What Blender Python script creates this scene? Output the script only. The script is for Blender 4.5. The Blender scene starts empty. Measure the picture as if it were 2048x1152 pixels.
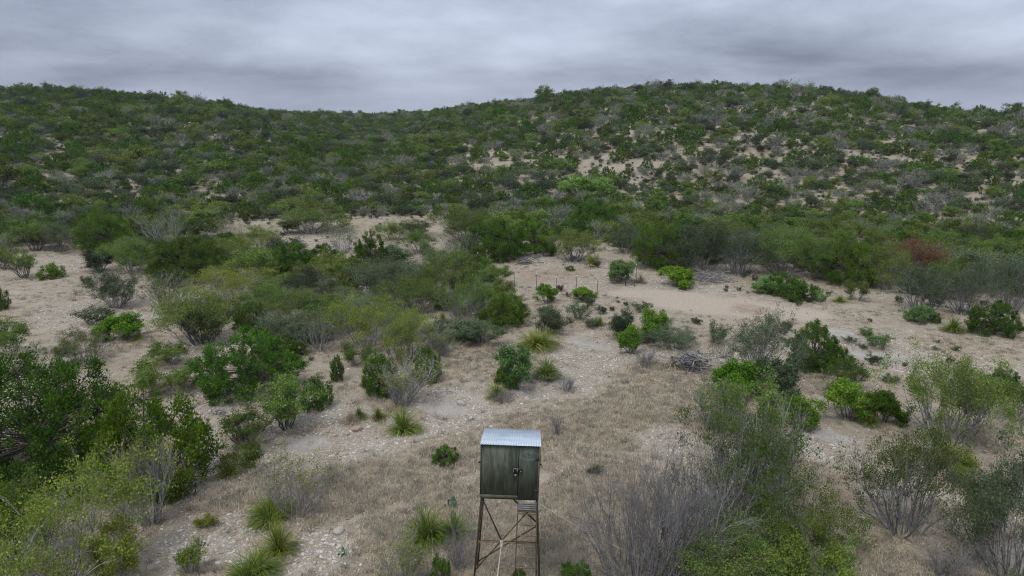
import bpy, math, random, bisect
import numpy as np
from mathutils import Vector, Matrix, Quaternion

# ------------------------------------------------------------------ camera, sky, sun, exposure
S = bpy.context.scene
COL = S.collection
F = 1365.0                       # focal length in pixels of the 2048 px wide photograph
PITCH = math.radians(13.8)
H = 12.6                         # the drone's height over the ground in metres
cam_data = bpy.data.cameras.new('camera')
cam = bpy.data.objects.new('camera', cam_data)
COL.objects.link(cam)
cam.location = (0, 0, H)
cam.rotation_euler = (math.pi / 2 - PITCH, 0, 0)
cam_data.sensor_width = 36.0
cam_data.lens = 36.0 * F / 2048.0
cam_data.clip_start = 0.5
cam_data.clip_end = 5000
S.camera = cam

SUN_EL, SUN_AZ = math.radians(62), math.radians(215)     # azimuth clockwise from +Y
world = bpy.data.worlds.new('World')
S.world = world
world.use_nodes = True


def build_world():
    nt = world.node_tree
    nt.nodes.clear()
    N, L = nt.nodes.new, nt.links.new
    out = N('ShaderNodeOutputWorld')
    bg = N('ShaderNodeBackground')
    tc = N('ShaderNodeTexCoord')
    sep = N('ShaderNodeSeparateXYZ')
    L(tc.outputs['Generated'], sep.inputs[0])

    def math_(op, a, b=None, clamp=False):
        m = N('ShaderNodeMath'); m.operation = op; m.use_clamp = clamp
        for i, v in enumerate((a, b)):
            if v is None:
                continue
            if isinstance(v, (int, float)):
                m.inputs[i].default_value = v
            else:
                L(v, m.inputs[i])
        return m.outputs[0]
    zc = math_('MAXIMUM', sep.outputs[2], 0.0)
    den = math_('ADD', zc, 0.19)                       # cloud deck seen in perspective
    u = math_('DIVIDE', sep.outputs[0], den)
    v = math_('DIVIDE', sep.outputs[1], den)
    comb = N('ShaderNodeCombineXYZ')
    L(u, comb.inputs[0]); L(v, comb.inputs[1])

    def noise(scale, detail, rough, loc, dist=0.0):
        mp = N('ShaderNodeMapping')
        L(comb.outputs[0], mp.inputs[0])
        mp.inputs['Location'].default_value = loc
        n = N('ShaderNodeTexNoise')
        n.inputs['Scale'].default_value = scale
        n.inputs['Detail'].default_value = detail
        n.inputs['Roughness'].default_value = rough
        n.inputs['Distortion'].default_value = dist
        L(mp.outputs[0], n.inputs['Vector'])
        return n.outputs[0]
    a = noise(0.44, 3.0, 0.45, (3.3, 1.9, 0.0), 0.2)
    b = noise(1.5, 8.0, 0.6, (7.1, 4.2, 0.0), 0.15)
    ab = math_('ADD', math_('MULTIPLY', a, 0.70), math_('MULTIPLY', b, 0.30))
    ramp = N('ShaderNodeValToRGB')
    e = ramp.color_ramp.elements
    e[0].position = 0.38; e[0].color = (0.152, 0.172, 0.232, 1)
    e[1].position = 0.61; e[1].color = (0.425, 0.472, 0.578, 1)
    m = e.new(0.49); m.color = (0.285, 0.320, 0.402, 1)
    L(ab, ramp.inputs[0])
    # far cloud bases pale out towards the horizon
    near_h = N('ShaderNodeMapRange'); near_h.interpolation_type = 'SMOOTHSTEP'
    L(zc, near_h.inputs['Value'])
    near_h.inputs['From Min'].default_value = 0.0; near_h.inputs['From Max'].default_value = 0.07
    near_h.inputs['To Min'].default_value = 0.6; near_h.inputs['To Max'].default_value = 0.0
    pale = N('ShaderNodeMix'); pale.data_type = 'RGBA'
    L(near_h.outputs[0], pale.inputs['Factor']); L(ramp.outputs[0], pale.inputs['A'])
    pale.inputs['B'].default_value = (0.385, 0.430, 0.525, 1)
    # an overcast sky is brighter towards the zenith (CIE overcast sky)
    gain = math_('ADD', math_('MULTIPLY', zc, 2.3), 0.95)
    sc = N('ShaderNodeVectorMath'); sc.operation = 'SCALE'
    L(pale.outputs['Result'], sc.inputs[0]); L(gain, sc.inputs['Scale'])
    sky = N('ShaderNodeTexSky')
    sky.sky_type = 'NISHITA'
    sky.sun_disc = False
    sky.sun_elevation = SUN_EL
    sky.sun_rotation = SUN_AZ
    sk = N('ShaderNodeVectorMath'); sk.operation = 'SCALE'
    L(sky.outputs[0], sk.inputs[0]); sk.inputs['Scale'].default_value = 0.06
    mix = N('ShaderNodeMix'); mix.data_type = 'RGBA'
    mix.inputs['Factor'].default_value = 0.92
    L(sk.outputs[0], mix.inputs['A']); L(sc.outputs[0], mix.inputs['B'])
    L(mix.outputs['Result'], bg.inputs['Color'])
    bg.inputs['Strength'].default_value = 1.0
    L(bg.outputs[0], out.inputs[0])


build_world()
sun_data = bpy.data.lights.new('sun', 'SUN')
sun_data.energy = 1.5
sun_data.angle = math.radians(15)
sun_data.color = (1.0, 0.97, 0.93)
sun = bpy.data.objects.new('sun', sun_data)
COL.objects.link(sun)
sdir = Vector((math.sin(SUN_AZ) * math.cos(SUN_EL), math.cos(SUN_AZ) * math.cos(SUN_EL), math.sin(SUN_EL)))
sun.rotation_euler = (-sdir).to_track_quat('-Z', 'Y').to_euler()
sun.location = (0, 0, 60)
vs = S.view_settings
vs.view_transform = 'Standard'
vs.look = 'None'
vs.exposure = 0.32
vs.gamma = 1.0
vs.use_curve_mapping = False
S.cycles.max_bounces = 3
S.cycles.diffuse_bounces = 1
S.cycles.glossy_bounces = 2
S.cycles.transmission_bounces = 3
S.cycles.transparent_max_bounces = 4
S.cycles.use_adaptive_sampling = True
S.cycles.adaptive_threshold = 0.02
S.cycles.use_denoising = True
S.cycles.denoiser = 'OPENIMAGEDENOISE'
S.cycles.denoising_input_passes = 'RGB_ALBEDO_NORMAL'
S.cycles.denoising_prefilter = 'NONE'
S.cycles.pixel_filter_type = 'BLACKMAN_HARRIS'
S.cycles.filter_width = 1.15

# ------------------------------------------------------------------ small helpers
rng = np.random.default_rng(7)
random.seed(7)
CP, SP = math.cos(PITCH), math.sin(PITCH)


def pix_dir(px, py):
    a, b = (px - 1024.0) / F, (576.0 - py) / F
    return np.array([a, CP + b * SP, -SP + b * CP])


def project(x, y, z):
    dz = z - H
    depth = y * CP - dz * SP
    depth = np.where(np.abs(depth) < 1e-6, 1e-6, depth)
    return 1024 + F * x / depth, 576 - F * (y * SP + dz * CP) / depth, depth


def hash2(ix, iy, seed):
    v = np.sin(ix * 127.1 + iy * 311.7 + seed * 74.7) * 43758.5453
    return v - np.floor(v)


def vnoise(x, y, seed=0):
    ix, iy = np.floor(x), np.floor(y)
    fx, fy = x - ix, y - iy
    fx = fx * fx * (3 - 2 * fx); fy = fy * fy * (3 - 2 * fy)
    a, b = hash2(ix, iy, seed), hash2(ix + 1, iy, seed)
    c, d = hash2(ix, iy + 1, seed), hash2(ix + 1, iy + 1, seed)
    return (a * (1 - fx) + b * fx) * (1 - fy) + (c * (1 - fx) + d * fx) * fy


def fbm(x, y, scale, octs=3, seed=0):
    t, amp, tot = 0.0, 1.0, 0.0
    for o in range(octs):
        t = t + amp * vnoise(x / scale + o * 17.3, y / scale - o * 9.1, seed + o)
        tot += amp; amp *= 0.5; scale *= 0.5
    return t / tot


# ------------------------------------------------------------------ terrain
CREST = [(-500, 170, 300, 85), (-200, 172, 280, 85), (0, 186, 262, 85), (100, 188, 255, 85), (300, 203, 250, 85), (430, 214, 252, 85),
         (500, 227, 275, 84), (600, 234, 330, 82), (750, 238, 400, 80), (840, 236, 330, 80), (900, 228, 262, 84),
         (970, 217, 238, 88), (1050, 209, 228, 92), (1150, 196, 224, 94), (1250, 189, 220, 96), (1400, 181, 218, 98), (1500, 184, 216, 98),
         (1600, 190, 212, 98), (1700, 201, 206, 98), (1800, 219, 200, 96), (1900, 237, 195, 96), (2048, 243, 190, 96),
         (2250, 246, 190, 96), (2600, 250, 190, 96)]


def crest_tables():
    az, zc, rc, r0 = [], [], [], []
    for px, py, r, f in CREST:
        d = pix_dir(px, py)
        az.append(math.atan2(d[0], d[1])); rc.append(r); r0.append(f)
        zc.append(H + r * d[2] / math.hypot(d[0], d[1]))
    mz, mr = 0.5 * (zc[0] + zc[-1]), 0.5 * (rc[0] + rc[-1])
    az = [-math.pi] + az + [math.pi]; zc = [mz] + zc + [mz]; rc = [mr] + rc + [mr]; r0 = [90] + r0 + [90]
    g = np.linspace(-math.pi, math.pi, 3601)
    k = np.exp(-0.5 * (np.arange(-25, 26) / 9.0) ** 2); k /= k.sum()
    res = [g]
    for t in (zc, rc, r0):
        v = np.interp(g, az, t)
        res.append(np.convolve(np.pad(v, 25, mode='edge'), k, mode='valid'))
    return res


T_AZ, T_Z, T_RC, T_R0 = crest_tables()


def flat_px(px, py):
    d = pix_dir(px, py)
    t = -H / d[2]
    return d[0] * t, d[1] * t


GULLY = np.array([flat_px(*p) for p in [(250, 960), (430, 910), (560, 888), (650, 876), (740, 858), (860, 832), (930, 803), (1035, 778), (1130, 765),
                                        (1190, 720), (1215, 690), (1290, 690), (1480, 705), (1700, 700), (1800, 722), (2048, 735), (2300, 760)]])


def seg_dist(x, y, pts):
    best = np.full(np.shape(x), 1e9)
    for (x0, y0), (x1, y1) in zip(pts[:-1], pts[1:]):
        dx, dy = x1 - x0, y1 - y0
        t = np.clip(((x - x0) * dx + (y - y0) * dy) / (dx * dx + dy * dy), 0, 1)
        best = np.minimum(best, np.hypot(x - x0 - t * dx, y - y0 - t * dy))
    return best


def terrain(x, y):
    x = np.asarray(x, float); y = np.asarray(y, float)
    r = np.hypot(x, y)
    a = np.arctan2(x, y)
    zc, rc, r0 = np.interp(a, T_AZ, T_Z), np.interp(a, T_AZ, T_RC), np.interp(a, T_AZ, T_R0)
    s = (r - r0) / (rc - r0)
    sp = np.where(s > 0.12, s, np.where(s > -0.12, (s + 0.12) ** 2 / 0.48, 0.0))
    up = 1.22 * sp - 0.22 * sp * sp
    up = np.where(s > 1, 1.0 + 0.10 * (1 - np.exp(-(s - 1) * 3)), up)
    z = zc * up
    far = np.clip((r - 70) / 80, 0, 1)
    z = z + far * (fbm(x, y, 34.0, 2, 5) - 0.5) * 2.6
    z = z + (fbm(x, y, 9.0, 2, 3) - 0.5) * 0.35 * np.clip(r / 25, 0, 1)
    z = z + (fbm(x, y, 1.6, 2, 11) - 0.5) * 0.10
    g = seg_dist(x, y, GULLY)
    z = z - 0.42 * np.exp(-(g / 1.5) ** 2) * (r < 75)
    return z


def ground_at(px, py, tmax=700):
    d = pix_dir(px, py)
    t = np.concatenate([np.arange(8, 90, 0.12), np.arange(90, tmax, 0.6)])
    x, y, z = d[0] * t, d[1] * t, H + d[2] * t
    below = z < terrain(x, y)
    i = int(np.argmax(below)) if below.any() else len(t) - 1
    return Vector((x[i], y[i], float(terrain(x[i], y[i])))), F / t[i]    # point, pixels per metre


def blob(px, py, rx, ry):
    c, _ = ground_at(px, py)
    n, _ = ground_at(px, py + ry)
    e, _ = ground_at(px + rx, py)
    return (c.x, c.y, (e - c).length, max((c - n).length, 0.5))


def blobs(x, y, lst):
    m = np.zeros(np.shape(x))
    for cx, cy, a, b in lst:
        r = math.hypot(cx, cy); ux, uy = cx / r, cy / r
        rad = ((x - cx) * ux + (y - cy) * uy) / b
        lat = ((x - cx) * uy - (y - cy) * ux) / a
        m = np.maximum(m, np.exp(-(rad * rad + lat * lat) ** 1.5))
    return m


SLABS = [blob(*p) for p in [(893, 822, 46, 13), (610, 893, 60, 8), (1180, 691, 52, 8), (1120, 762, 40, 9), (1765, 713, 62, 10), (1690, 668, 50, 9), (1660, 872, 55, 9)]]
REDS = [blob(*p) for p in [(1105, 552, 95, 20), (1180, 575, 60, 9), (520, 615, 45, 12), (1290, 790, 70, 40), (700, 888, 45, 8), (1700, 1118, 40, 20), (1500, 620, 40, 10), (1740, 560, 80, 10)]]
SMOOTHS = [blob(*p) for p in [(1430, 610, 170, 22), (1560, 625, 110, 16), (1330, 590, 120, 12)]]
GRASSES = [blob(*p) for p in [(800, 955, 190, 60), (1010, 860, 160, 45), (1230, 820, 190, 75), (1330, 770, 110, 45), (960, 1060, 230, 90), (1180, 1030, 130, 110),
                              (960, 720, 90, 40), (1640, 980, 70, 90), (1900, 700, 160, 30), (100, 640, 160, 30), (480, 1020, 70, 40), (1990, 880, 90, 30), (1750, 1120, 150, 40)]]
GRAVELS = [blob(*p) for p in [(450, 800, 110, 45), (700, 905, 120, 25), (640, 830, 70, 40), (430, 1080, 110, 55), (1180, 720, 110, 26), (1290, 575, 190, 22), (1090, 520, 110, 14),
                              (1760, 690, 150, 40), (640, 1100, 70, 50), (250, 620, 170, 30), (1640, 900, 90, 30), (420, 690, 90, 25), (900, 790, 70, 25), (620, 480, 60, 20), (1330, 880, 60, 40), (130, 530, 110, 22)]]


def zones(x, y):
    j = fbm(x, y, 2.4, 3, 21)
    k = fbm(x, y, 0.9, 2, 31)
    rock = np.clip((blobs(x, y, SLABS) + (j - 0.5) * 0.6 - 0.36) * 7, 0, 1)
    red = np.clip((blobs(x, y, REDS) + (j - 0.5) * 0.8 - 0.3) * 2.2, 0, 1)
    smooth = np.clip((blobs(x, y, SMOOTHS) + (j - 0.5) * 0.6 - 0.3) * 2.5, 0, 1)
    r = np.hypot(x, y)
    gr = blobs(x, y, GRASSES)
    grass = np.clip((gr * 0.9 + (j - 0.5) * 1.1 + (k - 0.5) * 0.9 + 0.02) * 1.6, 0, 1) * (1 - rock) * (1 - smooth)
    gul = np.exp(-(seg_dist(x, y, GULLY) / 2.2) ** 2) * (r < 80)
    gravel = np.clip((np.maximum(blobs(x, y, GRAVELS), gul * 0.9) + (j - 0.5) * 0.9 + (k - 0.5) * 0.5 - 0.18) * 1.8, 0, 1) * (1 - rock) * (1 - 0.8 * smooth)
    grass = grass * (1 - 0.9 * gravel)
    return grass, rock, red, gravel, smooth


# ------------------------------------------------------------------ materials
def mat_new(name):
    m = bpy.data.materials.new(name)
    m.use_nodes = True
    nt = m.node_tree
    nt.nodes.clear()
    out = nt.nodes.new('ShaderNodeOutputMaterial')
    return m, nt, out


def nmix(nt, fac, a, b, mode='MIX'):
    n = nt.nodes.new('ShaderNodeMix'); n.data_type = 'RGBA'; n.blend_type = mode
    for key, v in (('Factor', fac), ('A', a), ('B', b)):
        if hasattr(v, 'is_output'):
            nt.links.new(v, n.inputs[key])
        elif isinstance(v, (int, float)):
            n.inputs[key].default_value = v
        else:
            n.inputs[key].default_value = (*v, 1)
    return n.outputs['Result']


def nnoise(nt, scale, detail=2, rough=0.5, vec=None):
    n = nt.nodes.new('ShaderNodeTexNoise')
    n.inputs['Scale'].default_value = scale
    n.inputs['Detail'].default_value = detail
    n.inputs['Roughness'].default_value = rough
    if vec is not None:
        nt.links.new(vec, n.inputs['Vector'])
    return n.outputs[0]


def nramp(nt, fac, lo, hi):
    n = nt.nodes.new('ShaderNodeMapRange')
    n.inputs['From Min'].default_value = lo
    n.inputs['From Max'].default_value = hi
    nt.links.new(fac, n.inputs['Value'])
    return n.outputs[0]


def leaf_mat(name, a, b, c, transl=0.30, hue=0.03, val=0.35):
    """leaf colour runs a -> b with the leaf's own random tint, c = odd yellow or dead leaf; each plant differs a little"""
    m, nt, out = mat_new(name)
    at = nt.nodes.new('ShaderNodeAttribute'); at.attribute_name = 'tint'
    sep = nt.nodes.new('ShaderNodeSeparateColor')
    nt.links.new(at.outputs['Color'], sep.inputs[0])
    col = nmix(nt, sep.outputs[0], a, b)
    col = nmix(nt, nramp(nt, sep.outputs[1], 0.90, 0.99), col, c)
    oi = nt.nodes.new('ShaderNodeObjectInfo')
    hsv = nt.nodes.new('ShaderNodeHueSaturation')
    nt.links.new(col, hsv.inputs['Color'])
    h = nt.nodes.new('ShaderNodeMapRange'); nt.links.new(oi.outputs['Random'], h.inputs['Value'])
    h.inputs['To Min'].default_value = 0.5 - hue; h.inputs['To Max'].default_value = 0.5 + hue
    nt.links.new(h.outputs[0], hsv.inputs['Hue'])
    w = nt.nodes.new('ShaderNodeTexWhiteNoise'); w.noise_dimensions = '1D'
    nt.links.new(oi.outputs['Random'], w.inputs['W'])
    v = nt.nodes.new('ShaderNodeMapRange'); nt.links.new(w.outputs['Value'], v.inputs['Value'])
    v.inputs['To Min'].default_value = 1 - val; v.inputs['To Max'].default_value = 1 + val
    nt.links.new(v.outputs[0], hsv.inputs['Value'])
    d = nt.nodes.new('ShaderNodeBsdfDiffuse'); t = nt.nodes.new('ShaderNodeBsdfTranslucent')
    nt.links.new(hsv.outputs[0], d.inputs[0]); nt.links.new(hsv.outputs[0], t.inputs[0])
    mx = nt.nodes.new('ShaderNodeMixShader'); mx.inputs[0].default_value = transl
    nt.links.new(d.outputs[0], mx.inputs[1]); nt.links.new(t.outputs[0], mx.inputs[2])
    nt.links.new(mx.outputs[0], out.inputs[0])
    return m


def bark_mat(name, a, b):
    m, nt, out = mat_new(name)
    at = nt.nodes.new('ShaderNodeAttribute'); at.attribute_name = 'tint'
    sep = nt.nodes.new('ShaderNodeSeparateColor')
    nt.links.new(at.outputs['Color'], sep.inputs[0])
    col = nmix(nt, sep.outputs[0], a, b)
    tc = nt.nodes.new('ShaderNodeTexCoord')
    n = nnoise(nt, 14, 2, 0.6, tc.outputs['Object'])
    col = nmix(nt, nramp(nt, n, 0.3, 0.7), col, tuple(0.6 * v for v in a))
    d = nt.nodes.new('ShaderNodeBsdfDiffuse')
    nt.links.new(col, d.inputs[0]); nt.links.new(d.outputs[0], out.inputs[0])
    return m


LEAF = {
    'juniper': leaf_mat('juniper_foliage', (0.036, 0.092, 0.012), (0.130, 0.225, 0.028), (0.15, 0.13, 0.05), 0.18, 0.016, 0.2),
    'juniper_bright': leaf_mat('juniper_foliage_bright', (0.050, 0.125, 0.010), (0.155, 0.290, 0.026), (0.18, 0.17, 0.05), 0.18, 0.016, 0.25),
    'olive': leaf_mat('olive_foliage', (0.078, 0.124, 0.026), (0.180, 0.240, 0.055), (0.20, 0.16, 0.08), 0.2, 0.022, 0.42),
    'yellow': leaf_mat('yellow_olive_foliage', (0.100, 0.150, 0.022), (0.240, 0.285, 0.050), (0.22, 0.18, 0.08), 0.22),
    'dark': leaf_mat('dark_brush_foliage', (0.056, 0.084, 0.040), (0.122, 0.156, 0.078), (0.16, 0.13, 0.08), 0.2, 0.022, 0.42),
    'lime': leaf_mat('lime_foliage', (0.085, 0.195, 0.022), (0.205, 0.355, 0.048), (0.22, 0.26, 0.06), 0.28, 0.012, 0.2),
    'pale': leaf_mat('pale_green_foliage', (0.120, 0.215, 0.070), (0.220, 0.340, 0.110), (0.26, 0.25, 0.14), 0.3, 0.012, 0.2),
    'soft_lime': leaf_mat('soft_lime_foliage', (0.165, 0.275, 0.060), (0.295, 0.430, 0.105), (0.24, 0.28, 0.10), 0.25, 0.008, 0.1),
    'blue': leaf_mat('blue_green_foliage', (0.072, 0.145, 0.045), (0.155, 0.255, 0.080), (0.18, 0.21, 0.08), 0.22, 0.01, 0.15),
    'dead': leaf_mat('dead_red_foliage', (0.125, 0.050, 0.032), (0.220, 0.095, 0.062), (0.16, 0.13, 0.10), 0.2),
    'sotol': leaf_mat('sotol_blade', (0.085, 0.140, 0.018), (0.250, 0.300, 0.055), (0.42, 0.38, 0.18), 0.25, 0.02, 0.2),
    'sotol_dry': leaf_mat('sotol_dry_blade', (0.17, 0.14, 0.09), (0.34, 0.29, 0.20), (0.40, 0.36, 0.28), 0.2, 0.01, 0.2),
    'grass': leaf_mat('dry_grass_blade', (0.350, 0.286, 0.198), (0.590, 0.505, 0.372), (0.66, 0.59, 0.46), 0.30, 0.012, 0.28),
    'grey_weed': leaf_mat('grey_weed', (0.200, 0.190, 0.150), (0.330, 0.310, 0.250), (0.18, 0.22, 0.10), 0.3, 0.02, 0.25),
    'pear': leaf_mat('cactus_pad', (0.10, 0.17, 0.10), (0.14, 0.22, 0.13), (0.2, 0.24, 0.15), 0.0, 0.01, 0.15),
}
BARK = {
    'juniper': bark_mat('juniper_bark', (0.115, 0.095, 0.078), (0.22, 0.195, 0.170)),
    'grey': bark_mat('grey_bark', (0.215, 0.203, 0.190), (0.450, 0.435, 0.420)),
    'dark': bark_mat('dark_bark', (0.115, 0.103, 0.090), (0.270, 0.255, 0.240)),
    'pale': bark_mat('pale_bark', (0.300, 0.285, 0.265), (0.540, 0.525, 0.505)),
}


def simple_mat(name, a, b, scale=8, rough=0.85, metal=0.0, stretch=None, bump=0.0, lo=0.35, hi=0.65):
    m, nt, out = mat_new(name)
    tc = nt.nodes.new('ShaderNodeTexCoord')
    vec = tc.outputs['Object']
    if stretch:
        mp = nt.nodes.new('ShaderNodeMapping'); mp.inputs['Scale'].default_value = stretch
        nt.links.new(vec, mp.inputs[0]); vec = mp.outputs[0]
    n = nnoise(nt, scale, 5, 0.62, vec)
    col = nmix(nt, nramp(nt, n, lo, hi), a, b)
    bs = nt.nodes.new('ShaderNodeBsdfPrincipled')
    nt.links.new(col, bs.inputs['Base Color'])
    bs.inputs['Roughness'].default_value = rough
    bs.inputs['Metallic'].default_value = metal
    bs.inputs['Specular IOR Level'].default_value = 0.3
    if bump:
        bp = nt.nodes.new('ShaderNodeBump'); bp.inputs['Strength'].default_value = bump
        nt.links.new(n, bp.inputs['Height']); nt.links.new(bp.outputs[0], bs.inputs['Normal'])
    nt.links.new(bs.outputs[0], out.inputs[0])
    return m


def stone_mat():
    m, nt, out = mat_new('limestone')
    oi = nt.nodes.new('ShaderNodeObjectInfo')
    tc = nt.nodes.new('ShaderNodeTexCoord')
    n = nnoise(nt, 3.0, 5, 0.65, tc.outputs['Object'])
    base = nmix(nt, oi.outputs['Random'], (0.28, 0.245, 0.195), (0.60, 0.555, 0.48))
    w = nt.nodes.new('ShaderNodeTexWhiteNoise'); w.noise_dimensions = '1D'
    nt.links.new(oi.outputs['Random'], w.inputs['W'])
    base = nmix(nt, nramp(nt, w.outputs['Value'], 0.72, 0.95), base, (0.33, 0.23, 0.15))
    col = nmix(nt, nramp(nt, n, 0.45, 0.75), base, (0.26, 0.245, 0.225))
    d = nt.nodes.new('ShaderNodeBsdfDiffuse')
    nt.links.new(col, d.inputs[0]); nt.links.new(d.outputs[0], out.inputs[0])
    return m


STONE = stone_mat()


def ground_mat():
    m, nt, out = mat_new('caliche_ground')
    L = nt.links.new
    g = nt.nodes.new('ShaderNodeNewGeometry')
    pos = g.outputs['Position']
    za = nt.nodes.new('ShaderNodeAttribute'); za.attribute_name = 'zone'
    zb = nt.nodes.new('ShaderNodeAttribute'); zb.attribute_name = 'zone2'
    s1 = nt.nodes.new('ShaderNodeSeparateColor'); L(za.outputs['Color'], s1.inputs[0])
    s2 = nt.nodes.new('ShaderNodeSeparateColor'); L(zb.outputs['Color'], s2.inputs[0])
    grass, rock, red = s1.outputs[0], s1.outputs[1], s1.outputs[2]
    gravel, smooth = s2.outputs[0], s2.outputs[1]
    big = nnoise(nt, 0.22, 4, 0.6, pos)
    mid = nnoise(nt, 1.3, 5, 0.65, pos)
    fine = nnoise(nt, 9.0, 4, 0.7, pos)
    col = nmix(nt, nramp(nt, big, 0.35, 0.65), (0.285, 0.244, 0.180), (0.370, 0.328, 0.256))
    col = nmix(nt, nramp(nt, mid, 0.42, 0.66), col, (0.245, 0.198, 0.138))
    col = nmix(nt, smooth, col, (0.385, 0.322, 0.245))
    rf = nt.nodes.new('ShaderNodeMath'); rf.operation = 'MULTIPLY'; L(red, rf.inputs[0]); L(nramp(nt, mid, 0.25, 0.6), rf.inputs[1])
    col = nmix(nt, rf.outputs[0], col, (0.275, 0.205, 0.148))
    col = nmix(nt, grass, col, nmix(nt, nramp(nt, mid, 0.35, 0.65), (0.262, 0.212, 0.145), (0.360, 0.300, 0.212)))
    # gravel: pale chips of two sizes in the soil
    chips = None
    for sc, thr in ((16.0, 0.23), (7.0, 0.20)):
        v = nt.nodes.new('ShaderNodeTexVoronoi'); v.inputs['Scale'].default_value = sc
        v.inputs['Randomness'].default_value = 1.0
        L(pos, v.inputs['Vector'])
        near = nramp(nt, v.outputs['Distance'], thr + 0.18, thr)
        sepc = nt.nodes.new('ShaderNodeSeparateColor'); L(v.outputs['Color'], sepc.inputs[0])
        gate = nt.nodes.new('ShaderNodeMath'); gate.operation = 'LESS_THAN'
        amt = nt.nodes.new('ShaderNodeMath'); amt.operation = 'MULTIPLY_ADD'
        L(gravel, amt.inputs[0]); amt.inputs[1].default_value = 0.65; amt.inputs[2].default_value = 0.12
        L(sepc.outputs[0], gate.inputs[0]); L(amt.outputs[0], gate.inputs[1])
        mm = nt.nodes.new('ShaderNodeMath'); mm.operation = 'MULTIPLY'; L(near, mm.inputs[0]); L(gate.outputs[0], mm.inputs[1])
        tone = nmix(nt, sepc.outputs[1], (0.36, 0.31, 0.25), (0.60, 0.56, 0.50))
        col = nmix(nt, mm.outputs[0], col, tone)
        if chips is None:
            chips = mm.outputs[0]
        else:
            ad = nt.nodes.new('ShaderNodeMath'); ad.operation = 'MAXIMUM'; L(chips, ad.inputs[0]); L(mm.outputs[0], ad.inputs[1]); chips = ad.outputs[0]
    slab = nmix(nt, nramp(nt, mid, 0.3, 0.7), (0.285, 0.262, 0.226), (0.415, 0.385, 0.335))
    col = nmix(nt, rock, col, slab)
    col = nmix(nt, nramp(nt, fine, 0.48, 0.75), col, nmix(nt, 0.45, col, (0.16, 0.12, 0.085)))
    d = nt.nodes.new('ShaderNodeBsdfDiffuse'); L(col, d.inputs[0])
    bsum = nt.nodes.new('ShaderNodeMath'); bsum.operation = 'MULTIPLY_ADD'
    L(chips, bsum.inputs[0]); bsum.inputs[1].default_value = 0.5; L(fine, bsum.inputs[2])
    bp = nt.nodes.new('ShaderNodeBump'); bp.inputs['Strength'].default_value = 0.55; bp.inputs['Distance'].default_value = 0.09
    L(bsum.outputs[0], bp.inputs['Height']); L(bp.outputs[0], d.inputs['Normal'])
    L(d.outputs[0], out.inputs[0])
    return m


# ------------------------------------------------------------------ mesh helpers
def tri_mesh(name, V, Fc, tint=None, mats=(), midx=None, smooth=False):
    V = np.ascontiguousarray(V, dtype=np.float32); Fc = np.ascontiguousarray(Fc, dtype=np.int32)
    n = Fc.shape[1]
    me = bpy.data.meshes.new(name)
    me.vertices.add(len(V)); me.vertices.foreach_set('co', V.ravel())
    me.loops.add(Fc.size); me.loops.foreach_set('vertex_index', Fc.ravel())
    me.polygons.add(len(Fc))
    me.polygons.foreach_set('loop_start', np.arange(0, Fc.size, n, dtype=np.int32))
    me.polygons.foreach_set('loop_total', np.full(len(Fc), n, dtype=np.int32))
    if midx is not None:
        me.polygons.foreach_set('material_index', np.asarray(midx, dtype=np.int32))
    if smooth:
        me.polygons.foreach_set('use_smooth', np.ones(len(Fc), dtype=bool))
    if tint is not None:
        at = me.attributes.new('tint', 'FLOAT_COLOR', 'POINT')
        c = np.zeros((len(V), 4), dtype=np.float32); c[:, 3] = 1
        c[:, :tint.shape[1]] = tint
        at.data.foreach_set('color', c.ravel())
    for m in mats:
        me.materials.append(m)
    me.update(calc_edges=True)
    return me


def obj(name, me, parent=None):
    o = bpy.data.objects.new(name, me)
    COL.objects.link(o)
    if parent is not None:
        o.parent = parent
    return o


def tag(o, label=None, cat=None, group=None, kind=None):
    if label: o['label'] = label
    if cat: o['category'] = cat
    if group: o['group'] = group
    if kind: o['kind'] = kind
    return o


def tubes(lines, sides=3):
    """lines: list of (points, r0, r1); one tapered tube each"""
    byk = {}
    for p, r0, r1 in lines:
        byk.setdefault(len(p), []).append((p, r0, r1))
    Vs, Fs, Ts, off = [], [], [], 0
    for k, ls in byk.items():
        P = np.array([[tuple(q) for q in l[0]] for l in ls], dtype=float)          # n,k,3
        R = np.array([np.linspace(l[1], l[2], k) for l in ls])                     # n,k
        n = len(ls)
        D = np.gradient(P, axis=1)
        D /= np.linalg.norm(D, axis=2, keepdims=True) + 1e-9
        ref = np.where(np.abs(D[..., 2:3]) > 0.9, np.array([1.0, 0, 0]), np.array([0, 0, 1.0]))
        A = np.cross(D, ref); A /= np.linalg.norm(A, axis=2, keepdims=True) + 1e-9
        B = np.cross(D, A)
        ang = np.arange(sides) * 2 * math.pi / sides
        ring = (A[:, :, None, :] * np.cos(ang)[None, None, :, None] + B[:, :, None, :] * np.sin(ang)[None, None, :, None]) * R[:, :, None, None] + P[:, :, None, :]
        V = ring.reshape(-1, 3)
        i = np.arange(n)[:, None, None] * (k * sides) + np.arange(k - 1)[None, :, None] * sides
        s = np.arange(sides)[None, None, :]; s2 = (s + 1) % sides
        a, b, c, d = i + s, i + s2, i + sides + s2, i + sides + s
        f = np.concatenate([np.stack([a, b, c], -1).reshape(-1, 3), np.stack([a, c, d], -1).reshape(-1, 3)])
        t = np.repeat(rng.random(n), k * sides)
        Vs.append(V); Fs.append(f + off); Ts.append(np.stack([t, t], -1)); off += len(V)
    return np.concatenate(Vs), np.concatenate(Fs), np.concatenate(Ts)


def unit(v):
    return v / (np.linalg.norm(v, axis=-1, keepdims=True) + 1e-9)


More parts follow.
